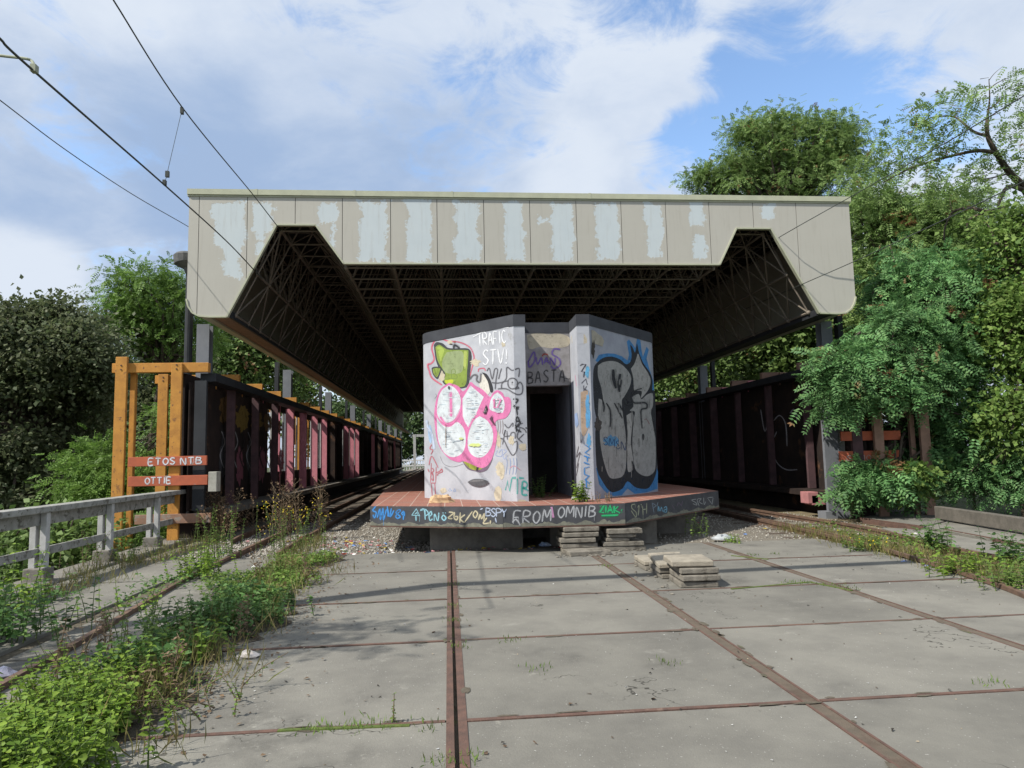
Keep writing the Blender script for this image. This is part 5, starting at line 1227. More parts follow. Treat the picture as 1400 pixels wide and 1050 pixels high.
# ------------------------------------------------------------------ overhead wires and portal
WX = lambda Y: -3.82-0.045*(Y-6)
def wire(pts, r=0.011): 
    b = MB(); b.tube(smooth_pts(pts, 8), r, 6); return b
def onX(px, py):
    P = atY(px, py, 8.0)
    for _ in range(8): P = atX(px, py, WX(P[1]))
    return P
cw = [onX(-40, 15), onX(0, 53), onX(45, 96), onX(225, 253), atY(310, 330, 14.6), atY(350, 372, 16.6), atY(372, 395, 19.5), atY(400, 423, 24)]
t = tag(wire(cw, 0.012).build('contact_wire', wirem), 'lower overhead contact wire running from top left into the left notch of the roof', 'overhead wire')
mw = [onX(120, -55), onX(155, 0), onX(250, 148), atY(345, 265, 15.3), atY(379, 309, 16.6), atY(395, 330, 19)]
t = tag(wire(mw, 0.011).build('carrier_wire', wirem), 'upper carrier wire running from the top edge down to the roof', 'overhead wire')
t = thing('dropper', tuple(onX(250, 148)), 'thin dropper with clips hanging between the two left overhead wires', 'dropper')
a, c = onX(249, 149), onX(225, 252)
b = MB(); b.tube([a, c], 0.004, 5); b.build('dropper_wire', wirem, t)
b = MB(); b.box(a[0]-0.02, a[0]+0.02, a[1]-0.03, a[1]+0.03, a[2]-0.08, a[2]+0.02); b.box(c[0]-0.02, c[0]+0.02, c[1]-0.03, c[1]+0.03, c[2]-0.01, c[2]+0.06); q = a+(c-a)*0.87; b.box(q[0]-0.02, q[0]+0.03, q[1]-0.02, q[1]+0.02, q[2]-0.05, q[2]+0.04); b.build('clip', wirem, t)
tag(wire([atY(-60, 92, 9), atY(0, 137, 11), atY(90, 205, 13.6), atY(180, 265, 16.4), atY(256, 309, 18.6), atY(290, 330, 20.5)], 0.009).build('feeder_wire', wirem), 'thin third wire sagging behind the left edge of the roof', 'overhead wire')
tag(wire([atY(1480, 86, 8.5), atY(1400, 131, 9.5), atY(1290, 197, 12), atY(1163, 269, 15.6), atY(1066, 324, 16.65), atY(1022, 352, 20)], 0.010).build('carrier_wire', wirem), 'upper wire on the right crossing the fascia corner into the right notch', 'overhead wire')
tag(wire([atY(1480, 205, 8.5), atY(1400, 248, 9.7), atY(1290, 301, 12), atY(1171, 356, 15.5), atY(1098, 388, 16.65), atY(1020, 422, 21)], 0.010).build('contact_wire', wirem), 'lower wire on the right running under the trees into the right notch', 'overhead wire')
HB = 8.2; k_ = HB/(-SUN[2])
g0 = atZ(600, 800); g1 = atZ(1240, 768)
m0 = g0-SUN*k_; m1 = g1-SUN*k_
t = thing('catenary_portal', (m0[0], m0[1], -1), 'steel portal over the deck whose curved arm holds the left contact wire', 'portal')
b = MB(); b.box(m0[0]-0.12, m0[0]+0.12, m0[1]-0.12, m0[1]+0.12, -1.0, HB+0.1); b.build('mast', colm, t)
e1 = m0+(m1-m0)*2.05; b = MB(); b.box(e1[0]-0.12, e1[0]+0.12, e1[1]-0.12, e1[1]+0.12, -0.5, HB+0.1); b.build('mast', colm, t)
b = MB(); b.bar(m0+(m0-m1)*0.0, e1, 0.2, 0.24); b.build('beam', colm, t)
p3 = onX(46, 96); s0 = np.array((m0[0]+0.1, m0[1], atY(-60, 66, m0[1])[2]))
b = MB(); b.tube(smooth_pts([s0, atY(-60, 68, 6.95), atY(0, 76, 6.9), atY(34, 80, 6.85), atY(44, 84, 6.85), p3+[0, 0, 0.03]], 5), 0.014, 8)
b.box(p3[0]-0.02, p3[0]+0.03, p3[1]-0.03, p3[1]+0.03, p3[2]-0.02, p3[2]+0.05); b.build('registration_arm', mat('galvanised', (0.30, 0.33, 0.24), (0.24, 0.26, 0.19), 6, .6), t)
# far end: gantry, fence
t = thing('far_gantry', tuple(atY(567, 630, 100)), 'pale catenary gantry beyond the far left end of the platform', 'gantry')
a = atY(567, 632, 102); c = atY(567, 594, 102); b = MB(); b.box(a[0]-0.18, a[0]+0.18, 101.8, 102.2, -0.5, c[2]); b.build('mast', postpaint, t)
b = MB(); b.box(c[0]-0.3, c[0]+6, 101.85, 102.15, c[2]-0.35, c[2]); b.build('beam', postpaint, t)
t = thing('white_fence', (-7, 112, 0), 'white barrier fence across the far end of the left track', 'fence')
b = MB()
for k in range(30): b.box(-9+k*0.42, -8.88+k*0.42, 112, 112.06, -0.2, 1.5)
b.build('pales', mat('white_fence_paint', (0.6, 0.6, 0.6), (0.5, 0.5, 0.5), 3, .8), t)
b = MB(); b.box(-9.2, 4, 111.94, 111.99, 1.2, 1.4); b.box(-9.2, 4, 111.94, 111.99, 0.4, 0.6); b.build('rails', MATS['white_fence_paint'], t)

# ------------------------------------------------------------------ foliage
def unit(v): return v/(np.linalg.norm(v, axis=-1, keepdims=True)+1e-9)
def kites(P, A, Nn, L, Wd):
    A = unit(A); Sd = unit(np.cross(A, Nn)); Nn = np.cross(Sd, A)
    L = np.broadcast_to(L, (len(P),))[:, None]; Wd = np.broadcast_to(Wd, (len(P),))[:, None]
    v = np.stack([P, P+A*L*0.42+Sd*Wd*0.5+Nn*L*0.06, P+A*L-Nn*L*0.08, P+A*L*0.42-Sd*Wd*0.5+Nn*L*0.06], 1)
    return v.reshape(-1, 3)
def ovates(P, A, Nn, L, Wd):
    A = unit(A); Sd = unit(np.cross(A, Nn)); Nn = np.cross(Sd, A)
    L = np.broadcast_to(L, (len(P),))[:, None]; Wd = np.broadcast_to(Wd, (len(P),))[:, None]
    T = P+A*L-Nn*L*0.16
    l1 = P+A*L*0.22+Sd*Wd*0.46+Nn*L*0.05; l2 = P+A*L*0.6+Sd*Wd*0.40+Nn*L*0.02; r1 = P+A*L*0.22-Sd*Wd*0.46+Nn*L*0.05; r2 = P+A*L*0.6-Sd*Wd*0.40+Nn*L*0.02
    v = np.stack([P, l1, l2, T, r2, r1], 1).reshape(-1, 3); n = len(P)
    b_ = np.arange(n)[:, None]*6
    f = np.concatenate([b_+np.array([[0, 1, 2, 3]]), b_+np.array([[0, 3, 4, 5]])], 0).astype(np.int32)
    return v, f
def fronds(P, A, Nn, L, pairs=6, lw=0.36):
    A = unit(A); Sd = unit(np.cross(A, Nn)); Nn = unit(np.cross(Sd, A)); n = len(P); out = []
    L = np.broadcast_to(L, (n,))[:, None]
    for k in range(pairs):
        t = 0.16+0.78*k/(pairs-1)
        B = P+A*L*t+np.array((0, 0, -1.0))*L*0.22*t*t
        ll = L[:, 0]*0.30*(1-0.35*abs(t-0.5))
        for sg in (-1, 1):
            D = A*0.45+Sd*sg+rng.normal(0, .12, (n, 3)); out.append(kites(B, D, Nn+rng.normal(0, .25, (n, 3)), ll, ll*lw*1.25))
    out.append(kites(P+A*L*0.95+np.array((0, 0, -1.0))*L*0.2, A, Nn, L[:, 0]*0.25, L[:, 0]*0.11))
    return np.concatenate(out)
def rdir(n): return unit(rng.normal(0, 1, (n, 3)))
def leafmesh(name, verts, m, parent):
    f = np.arange(len(verts), dtype=np.int32).reshape(-1, 4)
    return mesh(name, verts, f, m, parent)
def clumps_in(ells, dens=1.0):
    C = []
    for (c, r, n) in ells:
        c, r = np.array(c, float), np.array(r, float)
        d = rdir(int(n*dens)); d[:, 2] = np.where(d[:, 2] < -0.55, -d[:, 2], d[:, 2])
        rad = rng.uniform(0.35, 1.12, (len(d), 1))**0.6*rng.choice([0.85, 1.0, 1.0, 1.12], (len(d), 1))
        C.append(c+d*r*rad)
    return np.concatenate(C)
def limbs(mb, root, C, r0, every=3, bend=0.25):
    root = np.array(root, float)
    for c in C[::every]:
        m_ = root+(c-root)*0.5+rng.normal(0, bend, 3)+np.array((0, 0, 0.3)); q = root+(c-root)*0.8+rng.normal(0, bend*.5, 3)
        mb.tube(smooth_pts([root, m_, q, c], 3), list(np.linspace(r0, 0.012, 10)), 5, cap=False)
def tree(label, trunk, ells, cr, per, m, kind='kite', size=0.18, group=None, name='tree', cat='tree', tr=0.18, droop=0.3, every=3, flat=0.7, tm=None):
    """trunk: list of points; ells: (centre, radii, clumps); cr: clump radius; per: leaves in a clump"""
    t = thing(name, tuple(trunk[0]), label, cat, group)
    C = clumps_in(ells)
    b = MB(); b.tube(smooth_pts(trunk, 4), list(np.linspace(tr, tr*0.45, (len(trunk)-1)*4+1)) if len(trunk) > 2 else [tr, tr*.5], 8)
    mid = [np.array(trunk[-1], float), np.array(trunk[len(trunk)//2], float)]
    for c in C[::every]:
        limbs(b, mid[0] if c[2] > mid[0][2]-0.5 or len(trunk) < 3 else mid[1], [c], tr*0.38, 1)
    b.build('trunk', tm or bark, t)
    n = len(C)*per
    cc = np.repeat(C, per, 0); sc = rng.uniform(0.4, 1.5, (len(C), 1)); sc = np.repeat(sc, per, 0)
    off = rng.normal(0, 1, (n, 3))*cr*sc*np.array((0.6, 0.6, 0.6*flat)); P = cc+off
    A = unit(off)+rng.normal(0, .6, (n, 3))+np.array((0, 0, -droop)); Nn = rng.normal(0, .55, (n, 3))+np.array((-0.2, -0.25, 1.0))
    sz = size*rng.uniform(0.6, 1.3, n)
    v = fronds(P, A, Nn, sz) if kind == 'frond' else kites(P, A, Nn, sz, sz*0.72)
    leafmesh('crown', v, m, t)
    return t
def E_(px, py, Y, rx, ry, n, rd=None):
    """ellipsoid from a picture position at depth Y; rx, ry in picture pixels there"""
    c = atY(px, py, Y); k = Y/F*1.04
    return (c, (rx*k, (rd if rd else rx*k*0.9), ry*k), n)
M_dark = leafmat('maple_leaves', [(0.065, 0.092, 0.039), (0.103, 0.130, 0.059), (0.135, 0.151, 0.081), (0.081, 0.106, 0.045)], None, trans=0.38)
M_green = leafmat('bright_leaves', [(0.087, 0.167, 0.029), (0.131, 0.233, 0.044), (0.175, 0.278, 0.066)], None, trans=0.35)
M_mid = leafmat('mid_leaves', [(0.078, 0.133, 0.031), (0.118, 0.187, 0.047), (0.140, 0.203, 0.062)], (0.18, 0.10, 0.05), 0.70, trans=0.3, nscale=0.5)
M_rob = leafmat('robinia_leaves', [(0.082, 0.190, 0.064), (0.118, 0.252, 0.090), (0.172, 0.306, 0.108)], (0.21, 0.115, 0.055), 0.70, trans=0.3, nscale=1.1)
M_rob2 = leafmat('robinia_leaves_pale', [(0.123, 0.213, 0.056), (0.185, 0.286, 0.084), (0.235, 0.325, 0.112)], (0.24, 0.13, 0.06), 0.71, trans=0.35, nscale=0.9)
M_ivy = leafmat('yellow_green_leaves', [(0.098, 0.178, 0.040), (0.144, 0.230, 0.052), (0.196, 0.276, 0.075)], None, trans=0.4)
M_far = leafmat('far_leaves', [(0.054, 0.090, 0.036), (0.072, 0.120, 0.042), (0.096, 0.144, 0.054)], None, trans=0.3)

# ---- left side
g_ = atY(25, 700, 28)
tree('large dark brownish green tree at the left edge of the picture', [(g_[0]+0.6, 28, -6), (g_[0]+0.4, 28, -1), (g_[0]+0.5, 28, 3), (g_[0]+0.8, 28, 6)],
     [E_(15, 585, 28, 118, 150, 210), E_(60, 478, 28, 68, 58, 80), E_(105, 520, 27, 45, 70, 50), E_(20, 690, 27, 140, 70, 120), E_(40, 560, 29, 80, 120, 90)], 0.66, 170, M_dark, 'kite', 0.175, tr=0.28)
g_ = atY(205, 640, 36)
tree('bright green spreading tree between the dark tree and the roof corner', [(g_[0], 36, -6), (g_[0], 36, 2), (g_[0]+0.4, 36, 6)],
     [E_(215, 420, 36, 62, 52, 95), E_(185, 455, 36, 55, 40, 60), E_(240, 480, 37, 45, 60, 50)], 0.75, 26, M_green, 'frond', 0.46, tr=0.22)
g_ = atY(210, 640, 42)
tree('dull green tree behind the orange posts', [(g_[0], 42, -6), (g_[0], 42, 2), (g_[0]+0.4, 42, 5)],
     [E_(200, 580, 42, 75, 75, 130), E_(245, 540, 42, 45, 60, 60)], 0.9, 60, M_dark, 'kite', 0.26, tr=0.2)
g_ = atY(340, 600, 48)
tree('dark green tree seen between the first grey columns', [(g_[0], 48, -6), (g_[0], 48, 3), (g_[0], 48, 7)],
     [E_(335, 470, 48, 60, 70, 130), E_(300, 520, 46, 50, 60, 80), E_(375, 520, 50, 38, 55, 60)], 1.0, 60, M_mid, 'kite', 0.3, tr=0.25)
g_ = atY(400, 600, 62)
tree('tree with a pale gap of sky beside it, further along the left columns', [(g_[0], 62, -5), (g_[0], 62, 3), (g_[0], 62, 6)],
     [E_(402, 545, 62, 26, 40, 60), E_(420, 575, 64, 30, 25, 50)], 1.0, 60, M_mid, 'kite', 0.32, tr=0.22)
g_ = atY(470, 610, 85)
tree('low green tree near the far end of the left columns', [(g_[0], 85, -5), (g_[0], 85, 2), (g_[0], 85, 4)],
     [E_(462, 572, 85, 40, 20, 70), E_(505, 580, 92, 30, 18, 50)], 1.2, 50, M_far, 'kite', 0.4, tr=0.22)
g_ = atY(140, 740, 21)
g_ = atY(40, 640, 44)
tree('shaded tree mass standing behind the large dark tree', [(g_[0], 44, -6), (g_[0], 44, 2), (g_[0], 44, 5)], [E_(50, 610, 44, 120, 100, 200), E_(10, 640, 44, 150, 60, 80)], 1.1, 60, M_dark, 'kite', 0.34, tr=0.25)
g_ = atY(140, 740, 21)
tree('light green young tree in front of the dark tree, behind the railing', [(g_[0], 21, -5), (g_[0], 21, -1), (g_[0]+.1, 21, 0.6)],
     [E_(140, 665, 21, 42, 50, 55), E_(165, 690, 20.5, 40, 45, 40), E_(245, 610, 23, 28, 55, 26)], 0.5, 30, M_green, 'frond', 0.34, tr=0.08, cat='young tree')
# scrub on the slope under the railing
for (px, py, Y, rx, ry, n, lb, m) in ((60, 770, 15, 80, 55, 60, 'dark scrub bush under the railing at the far left', M_mid), (165, 755, 17, 60, 45, 45, 'green scrub bush under the railing before the orange posts', M_green), (225, 750, 18.5, 38, 40, 35, 'scrub bush between railing end and orange post', M_green)):
    c = atY(px, py, Y)
    tree(lb, [(c[0], Y, -5.5), (c[0], Y, c[2])], [E_(px, py, Y, rx, ry, n)], 0.4, 22 if m is M_green else 60, m, 'frond' if m is M_green else 'kite', 0.3 if m is M_green else 0.14, name='shrub', cat='shrub', tr=0.05)
# out of frame at left behind: the tree whose shade falls on the deck
tree('tree beside the railing left of the viewpoint, shading the deck', [(-9.2, 3.6, -5.5), (-9.0, 3.7, 0), (-8.2, 4.0, 4.5)], [((-6.9, 4.2, 6.2), (1.1, 0.9, 0.8), 15), ((-9.4, 3.4, 5.4), (1.3, 1.1, 1.2), 20)], 0.5, 20, M_green, 'frond', 0.36, tr=0.14)
# ---- right side
c = atY(1065, 260, 36)
tree('tall bushy robinia rising behind the roof', [(c[0], 36, 0), (c[0]-0.3, 36, 6), (c[0], 36, 13)],
     [E_(1080, 238, 36, 78, 46, 95), E_(1005, 248, 36, 48, 36, 50), E_(1140, 236, 36, 46, 52, 60), E_(1035, 195, 36, 42, 34, 46), E_(1100, 182, 36, 40, 26, 40), E_(1152, 185, 36, 20, 28, 18), E_(962, 246, 36, 20, 14, 14), E_(1060, 166, 36, 22, 16, 12), E_(1080, 300, 36, 110, 50, 60)], 0.62, 36, M_rob2, 'frond', 0.40, tr=0.3, flat=0.55)
# airy robinia with bare crooked limbs
t = thing('tree', tuple(atZ(1440, 640, 0)*0+np.array((atY(1450, 560, 20)[0], 20.0, 0))), 'airy robinia with dark crooked limbs against the sky at upper right', 'tree')
YT = 20.0
br = [([(1455, 620), (1440, 420), (1418, 300), (1400, 257), (1381, 237), (1362, 209), (1350, 185), (1350, 160)], 0.16, 0.05), ([(1350, 160), (1353, 135), (1352, 108)], 0.035, 0.01), ([(1362, 209), (1336, 206), (1298, 214), (1245, 230), (1207, 250)], 0.07, 0.015),
      ([(1350, 186), (1331, 180), (1314, 166), (1302, 159), (1276, 160), (1262, 166)], 0.05, 0.012), ([(1352, 122), (1364, 113), (1380, 106)], 0.022, 0.006), ([(1352, 110), (1360, 100), (1372, 90)], 0.012, 0.004), ([(1340, 108), (1352, 106)], 0.01, 0.004),
      ([(1350, 150), (1358, 145), (1366, 138), (1367, 131)], 0.025, 0.008), ([(1405, 262), (1378, 255), (1364, 283)], 0.09, 0.03), ([(1372, 285), (1350, 289), (1325, 284), (1302, 291), (1291, 316), (1293, 338)], 0.07, 0.012), ([(1352, 290), (1325, 300), (1322, 320)], 0.05, 0.01), ([(1302, 291), (1298, 270)], 0.02, 0.006), ([(1381, 237), (1345, 245), (1320, 242)], 0.03, 0.008), ([(1400, 257), (1430, 240), (1440, 200)], 0.06, 0.02)]
b = MB()
for p, r0, r1 in br:
    q = smooth_pts([atY(x, y, YT+0.5*math.sin(x*0.05)) for x, y in p], 4)
    b.tube(q, list(np.linspace(r0, r1, len(q))), 7, cap=False)
b.build('trunk', bark, t)
CP = [(1270, 148), (1252, 163), (1292, 140), (1238, 178), (1216, 196), (1262, 186), (1292, 182), (1310, 150), (1335, 133), (1322, 192), (1204, 208), (1190, 216), (1240, 206), (1382, 182), (1392, 165), (1396, 120), (1380, 135), (1388, 232), (1300, 242), (1332, 242), (1346, 222), (1180, 228), (1172, 244), (1224, 222), (1256, 222), (1278, 204), (1310, 208), (1372, 205), (1395, 200), (1228, 235), (1205, 232), (1280, 168), (1340, 160), (1310, 128), (1398, 100), (1410, 150), (1360, 245), (1330, 262), (1280, 250)]
C = np.array([atY(x, y, YT+random.uniform(-1.2, 1.2)) for x, y in CP])
per = 23; P = np.repeat(C, per, 0)+rng.normal(0, 1, (len(C)*per, 3))*np.array((0.34, 0.3, 0.14)); n = len(P)
v = fronds(P, rng.normal(0, .7, (n, 3))+np.array((-0.5, 0, -0.25)), rng.normal(0, .4, (n, 3))+np.array((0, -.2, 1)), 0.40*rng.uniform(.7, 1.2, n))
leafmesh('crown', v, M_rob2, t)
c = atY(1245, 400, 27)
tree('dense robinia filling the gap between the roof corner and the airy tree', [(c[0], 27, 0), (c[0], 27, 4), (c[0]+.3, 27, 8)],
     [E_(1240, 345, 27, 80, 75, 150), E_(1310, 320, 27, 60, 62, 90), E_(1200, 290, 27, 45, 40, 50), E_(1265, 440, 26, 110, 70, 120), E_(1375, 380, 27, 50, 90, 60)], 0.65, 26, M_rob2, 'frond', 0.42, tr=0.2)
c = atY(1260, 640, 16.6)
tree('feathery robinia bush hanging over the right screen wall and its orange boards', [(c[0], 17.2, 0), (c[0], 17.0, 2), (c[0]+.1, 16.8, 4)],
     [E_(1290, 420, 17, 85, 75, 120, 1.1), E_(1240, 470, 16.3, 62, 50, 80, 0.7), E_(1225, 400, 17.5, 30, 60, 24, 0.6), E_(1158, 525, 15.8, 44, 42, 50, 0.5), E_(1210, 530, 15.9, 55, 38, 60, 0.5), E_(1140, 560, 15.7, 16, 26, 10, .3), E_(1165, 492, 16.0, 36, 14, 18, 0.4), E_(1240, 610, 17.2, 36, 36, 36, 0.4), E_(1285, 545, 16.8, 70, 75, 100, 1.0), E_(1205, 668, 15.9, 50, 30, 55, 0.6), E_(1310, 610, 16.8, 70, 60, 90, 0.9), E_(1330, 480, 17.2, 60, 80, 80, 1.0)],
     0.36, 15, M_rob, 'frond', 0.36, tr=0.11, every=4, flat=0.6, droop=0.5)
c = atY(1395, 600, 15.5)
tree('yellow green leafy tree at the right edge of the picture', [(c[0]+0.8, 16, 0), (c[0]+0.9, 16, 3), (c[0]+0.8, 16, 6)],
     [E_(1400, 350, 16, 55, 80, 80), E_(1405, 480, 15.5, 50, 90, 90), E_(1380, 430, 15.8, 30, 40, 30), E_(1395, 590, 15.2, 40, 60, 45)], 0.4, 60, M_ivy, 'kite', 0.13, tr=0.12)
c = atZ(1250, 700)
tree('bright lobed bush with light green leaves beside the marker posts', [tuple(c), tuple(c+[0, 0, 0.6])], [E_(1250, 668, 15.6, 26, 30, 30, .35)], 0.22, 45, M_ivy, 'kite', 0.12, name='shrub', cat='shrub', tr=0.025)
for (px, py, Y, rx, ry, n, lb) in ((1330, 660, 16.0, 55, 32, 50, 'feathery green bush just behind the barrier beam'), (1395, 660, 15.4, 40, 40, 40, 'feathery green bush at the right picture edge behind the beam')):
    c = atY(px, py, Y)
    tree(lb, [(c[0], Y, -0.1), (c[0], Y, c[2])], [E_(px, py, Y, rx, ry, n, .5)], 0.32, 14, M_rob, 'frond', 0.3, name='shrub', cat='shrub', tr=0.04)
# woods beyond the right screen, seen under the roof edge
for (px, py, Y, rx, ry, n, lb) in ((1075, 455, 29, 75, 75, 150, 'dark robinia with rusty brown patches behind the right screen wall'), (985, 490, 40, 60, 60, 130, 'dark leafy tree behind the right screen, left of the rusty patched one'), (920, 520, 56, 50, 48, 110, 'dark tree behind the right screen, next to the kiosk edge'), (1180, 420, 34, 70, 90, 110, 'shaded tree behind the right roof corner')):
    c = atY(px, py, Y)
    tree(lb, [(c[0], Y, 0), (c[0], Y, c[2]*.5), (c[0], Y, c[2])], [E_(px, py, Y, rx, ry, n), E_(px, py+60, Y, rx, 50, n//2)], 0.8, 55, M_mid, 'kite', 0.28, tr=0.2)
# far row of trees behind everything
for k in range(20):
    x = -80+k*8.6+random.uniform(-2, 2); Y = 135+random.uniform(-10, 25); h = random.uniform(9, 13)
    if -40 < x < 30 or True:
        t_ = tree('distant tree in the row beyond the end of the station', [(x, Y, -5), (x, Y, h*.4), (x, Y, h*.7)], [((x, Y, h*.5), (5, 4, h*.55), 45)], 1.6, 40, M_far, 'kite', 0.7, tr=0.3, group='distant trees beyond the station', every=9)
for k in range(7):
    x = 17+k*5+random.uniform(-1, 1); Y = 60+k*3; h = random.uniform(10, 13)
    tree('leafy tree in the wood behind the right screen, mostly hidden', [(x, Y, 0), (x, Y, h*.4), (x, Y, h*.7)], [((x, Y, h*.5), (4, 4, h*.5), 50)], 1.4, 40, M_mid, 'kite', 0.55, tr=0.25, group='wood behind the right screen', every=9)

c = atY(584, 620, 122)
tree('dark tree closing the view past the far gantry', [(c[0], 124, -2), (c[0], 124, 3), (c[0], 124, 6)], [((c[0]+1, 124, 5), (7, 3, 6.5), 90), ((c[0]-9, 126, 4), (5, 3, 5.5), 60)], 1.4, 50, M_far, 'kite', 0.6, tr=0.3, every=9)
# ------------------------------------------------------------------ weeds on the deck
M_net = leafmat('nettle_leaves', [(0.13, 0.23, 0.03), (0.20, 0.32, 0.045), (0.27, 0.38, 0.06)], None, trans=0.4)
M_wd = leafmat('weed_leaves', [(0.061, 0.135, 0.034), (0.095, 0.189, 0.054), (0.135, 0.230, 0.068)], None, trans=0.35)
M_gc = leafmat('ground_cover_leaves', [(0.084, 0.156, 0.030), (0.132, 0.216, 0.042), (0.180, 0.252, 0.060)], (0.20, 0.17, 0.07), 0.70, trans=0.35, nscale=2.0)
M_dry = leafmat('dry_grass_blades', [(0.260, 0.210, 0.090), (0.180, 0.170, 0.060), (0.130, 0.160, 0.040)], None, trans=0.3)
M_dryb = leafmat('dead_leaves', [(0.160, 0.100, 0.060), (0.220, 0.150, 0.090), (0.120, 0.080, 0.050)], None, trans=0.2)
M_yel = leafmat('yellow_petals', [(0.650, 0.480, 0.020), (0.700, 0.550, 0.050)], None, trans=0.3)
def cover(label, xr, yr, n, size, h, m, mask=None, name='ground_cover'):
    x = rng.uniform(*xr, n); y = rng.uniform(*yr, n)
    keep = np.array([mask(a, b_) for a, b_ in zip(x, y)]) if mask else np.ones(n, bool)
    x, y = x[keep], y[keep]; n = len(x)
    hh = h(x, y) if callable(h) else np.full(n, h)
    z = hh*rng.uniform(0.02, 1, n)**0.8
    P = np.stack([x, y, z], 1); sz = size*rng.uniform(.5, 1.3, n)
    v, f = ovates(P, rng.normal(0, 1, (n, 3))*np.array((1, 1, .35)), rng.normal(0, .4, (n, 3))+np.array((0, 0, 1.0)), sz, sz*0.8)
    o = mesh(name, v, f, m); return tag(o, label, 'weeds', kind='stuff')
hm = lambda x, y: 0.10+0.16*(0.5+0.5*np.sin(x*5.1+1)*np.cos(y*2.3))+0.05*np.sin(y*7)
def strip(x, y):
    c = -2.30+0.10*math.sin(y*1.7)-(0.12 if y > 8.3 else 0); w = 0.40+0.13*math.sin(y*2.6+1)+(0.16 if 8.6 < y < 11 else 0)
    return abs(x-c)/w+random.uniform(-.25, .2)+0.55*max(0, math.sin(y*3.7+x*4)*math.cos(x*9-y*2.2)) < 1 and random.random() < .78
cover('low bright ground cover along the left strip of the deck', (-3.4, -1.6), (8.3, 12.6), 16000, 0.045, lambda x, y: hm(x, y)*0.8, M_gc, strip)
cover('darker taller ground cover in the middle of the left strip', (-3.4, -1.7), (5.6, 8.7), 10000, 0.05, lambda x, y: hm(x, y)*1.35, M_wd, strip)
cover('dark weeds spreading along the deck edge at far left', (-5.9, -3.75), (6.2, 9.6), 8500, 0.055, lambda x, y: hm(x, y)*1.5, M_wd, lambda x, y: abs(x+4.85-0.3*math.sin(y*2))/(0.62-0.16*(y-6.2)) + random.uniform(-.3, .2) < 1)
cover('weeds along the embedded left rail', (-4.3, -3.3), (8.6, 13.2), 1700, 0.045, lambda x, y: hm(x, y)*0.8, M_wd, lambda x, y: abs(x+3.85)/(0.10+0.28*max(0, math.sin(y*1.9+.6))) + random.uniform(-.3, .3) < 1)
cover('mixed weeds along the right rails', (6.2, 9.4), (8.2, 14.2), 7000, 0.05, lambda x, y: hm(x, y)*0.9, M_gc, lambda x, y: abs(x-(7.0+0.18*(y-9)*0+ (0.5 if y < 11 else .55)))/(0.32+0.25*math.sin(y*2.1+2)) + random.uniform(-.3, .3) < 1)
def grass(label, spots, per, h, m, spread=0.15, name='grass'):
    Ps = []; 
    for (x, y, z) in spots:
        p = np.stack([rng.normal(x, spread, per), rng.normal(y, spread, per), np.full(per, z)], 1); Ps.append(p)
    P = np.concatenate(Ps); n = len(P); L = h*rng.uniform(.4, 1.2, n)
    A = rng.normal(0, .35, (n, 3))+np.array((0, 0, 1.0))
    v = kites(P, A, rng.normal(0, 1, (n, 3)), L, 0.007+L*0.012)
    f = np.arange(len(v), dtype=np.int32).reshape(-1, 4)
    return tag(mesh(name, v, f, m), label, 'grass', kind='stuff')
sp = [tuple(atZ(random.uniform(1170, 1400), 0, 0)*0+np.array((7.1+random.uniform(-.35, .45)+(-.3 if y < 9.5 else 0), y, -0.05))) for y in np.linspace(8.3, 14.5, 46)]
grass('dry yellow grass between the right rails', sp, 50, 0.26, M_dry, 0.13)
sp = [(-5.0+random.uniform(-.5, .3), y, 0) for y in np.linspace(9.5, 16, 26)]+[(-2.15+random.uniform(-.2, .2), y, 0) for y in np.linspace(4.9, 6.6, 14)]+[(-2.6+random.uniform(-.3, .3), y, 0) for y in np.linspace(12.4, 15, 10)]
grass('dry grass tufts along the left side of the deck', sp, 45, 0.24, M_dry, 0.13)
sp = []
for px, py in ((740, 915), (914, 907), (1080, 797), (1100, 798), (1150, 802), (1165, 806), (618, 800), (620, 830), (624, 850), (628, 885), (490, 990), (510, 993), (430, 998), (455, 996), (1030, 760), (1060, 758), (830, 775), (700, 876), (580, 994), (1350, 935), (640, 1040), (600, 1044), (1130, 800)): sp.append(tuple(atZ(px, py, 0.0)))
grass('short green grass growing in the slab joints', sp, 26, 0.05, M_gc, 0.06)
# moss lines in some joints
ms = MB()
for (a, c2) in (((1000, 806), (1110, 796)), ((1110, 797), (1165, 808)), ((380, 1000), (560, 993)), ((1000, 760), (1050, 765))):
    p, q = atZ(*a), atZ(*c2); ms.bar(p+[0, 0, 0.004], q+[0, 0, 0.004], 0.035, 0.012)
tag(ms.build('joint_moss', moss), 'green moss in the slab joints', 'moss', kind='stuff')

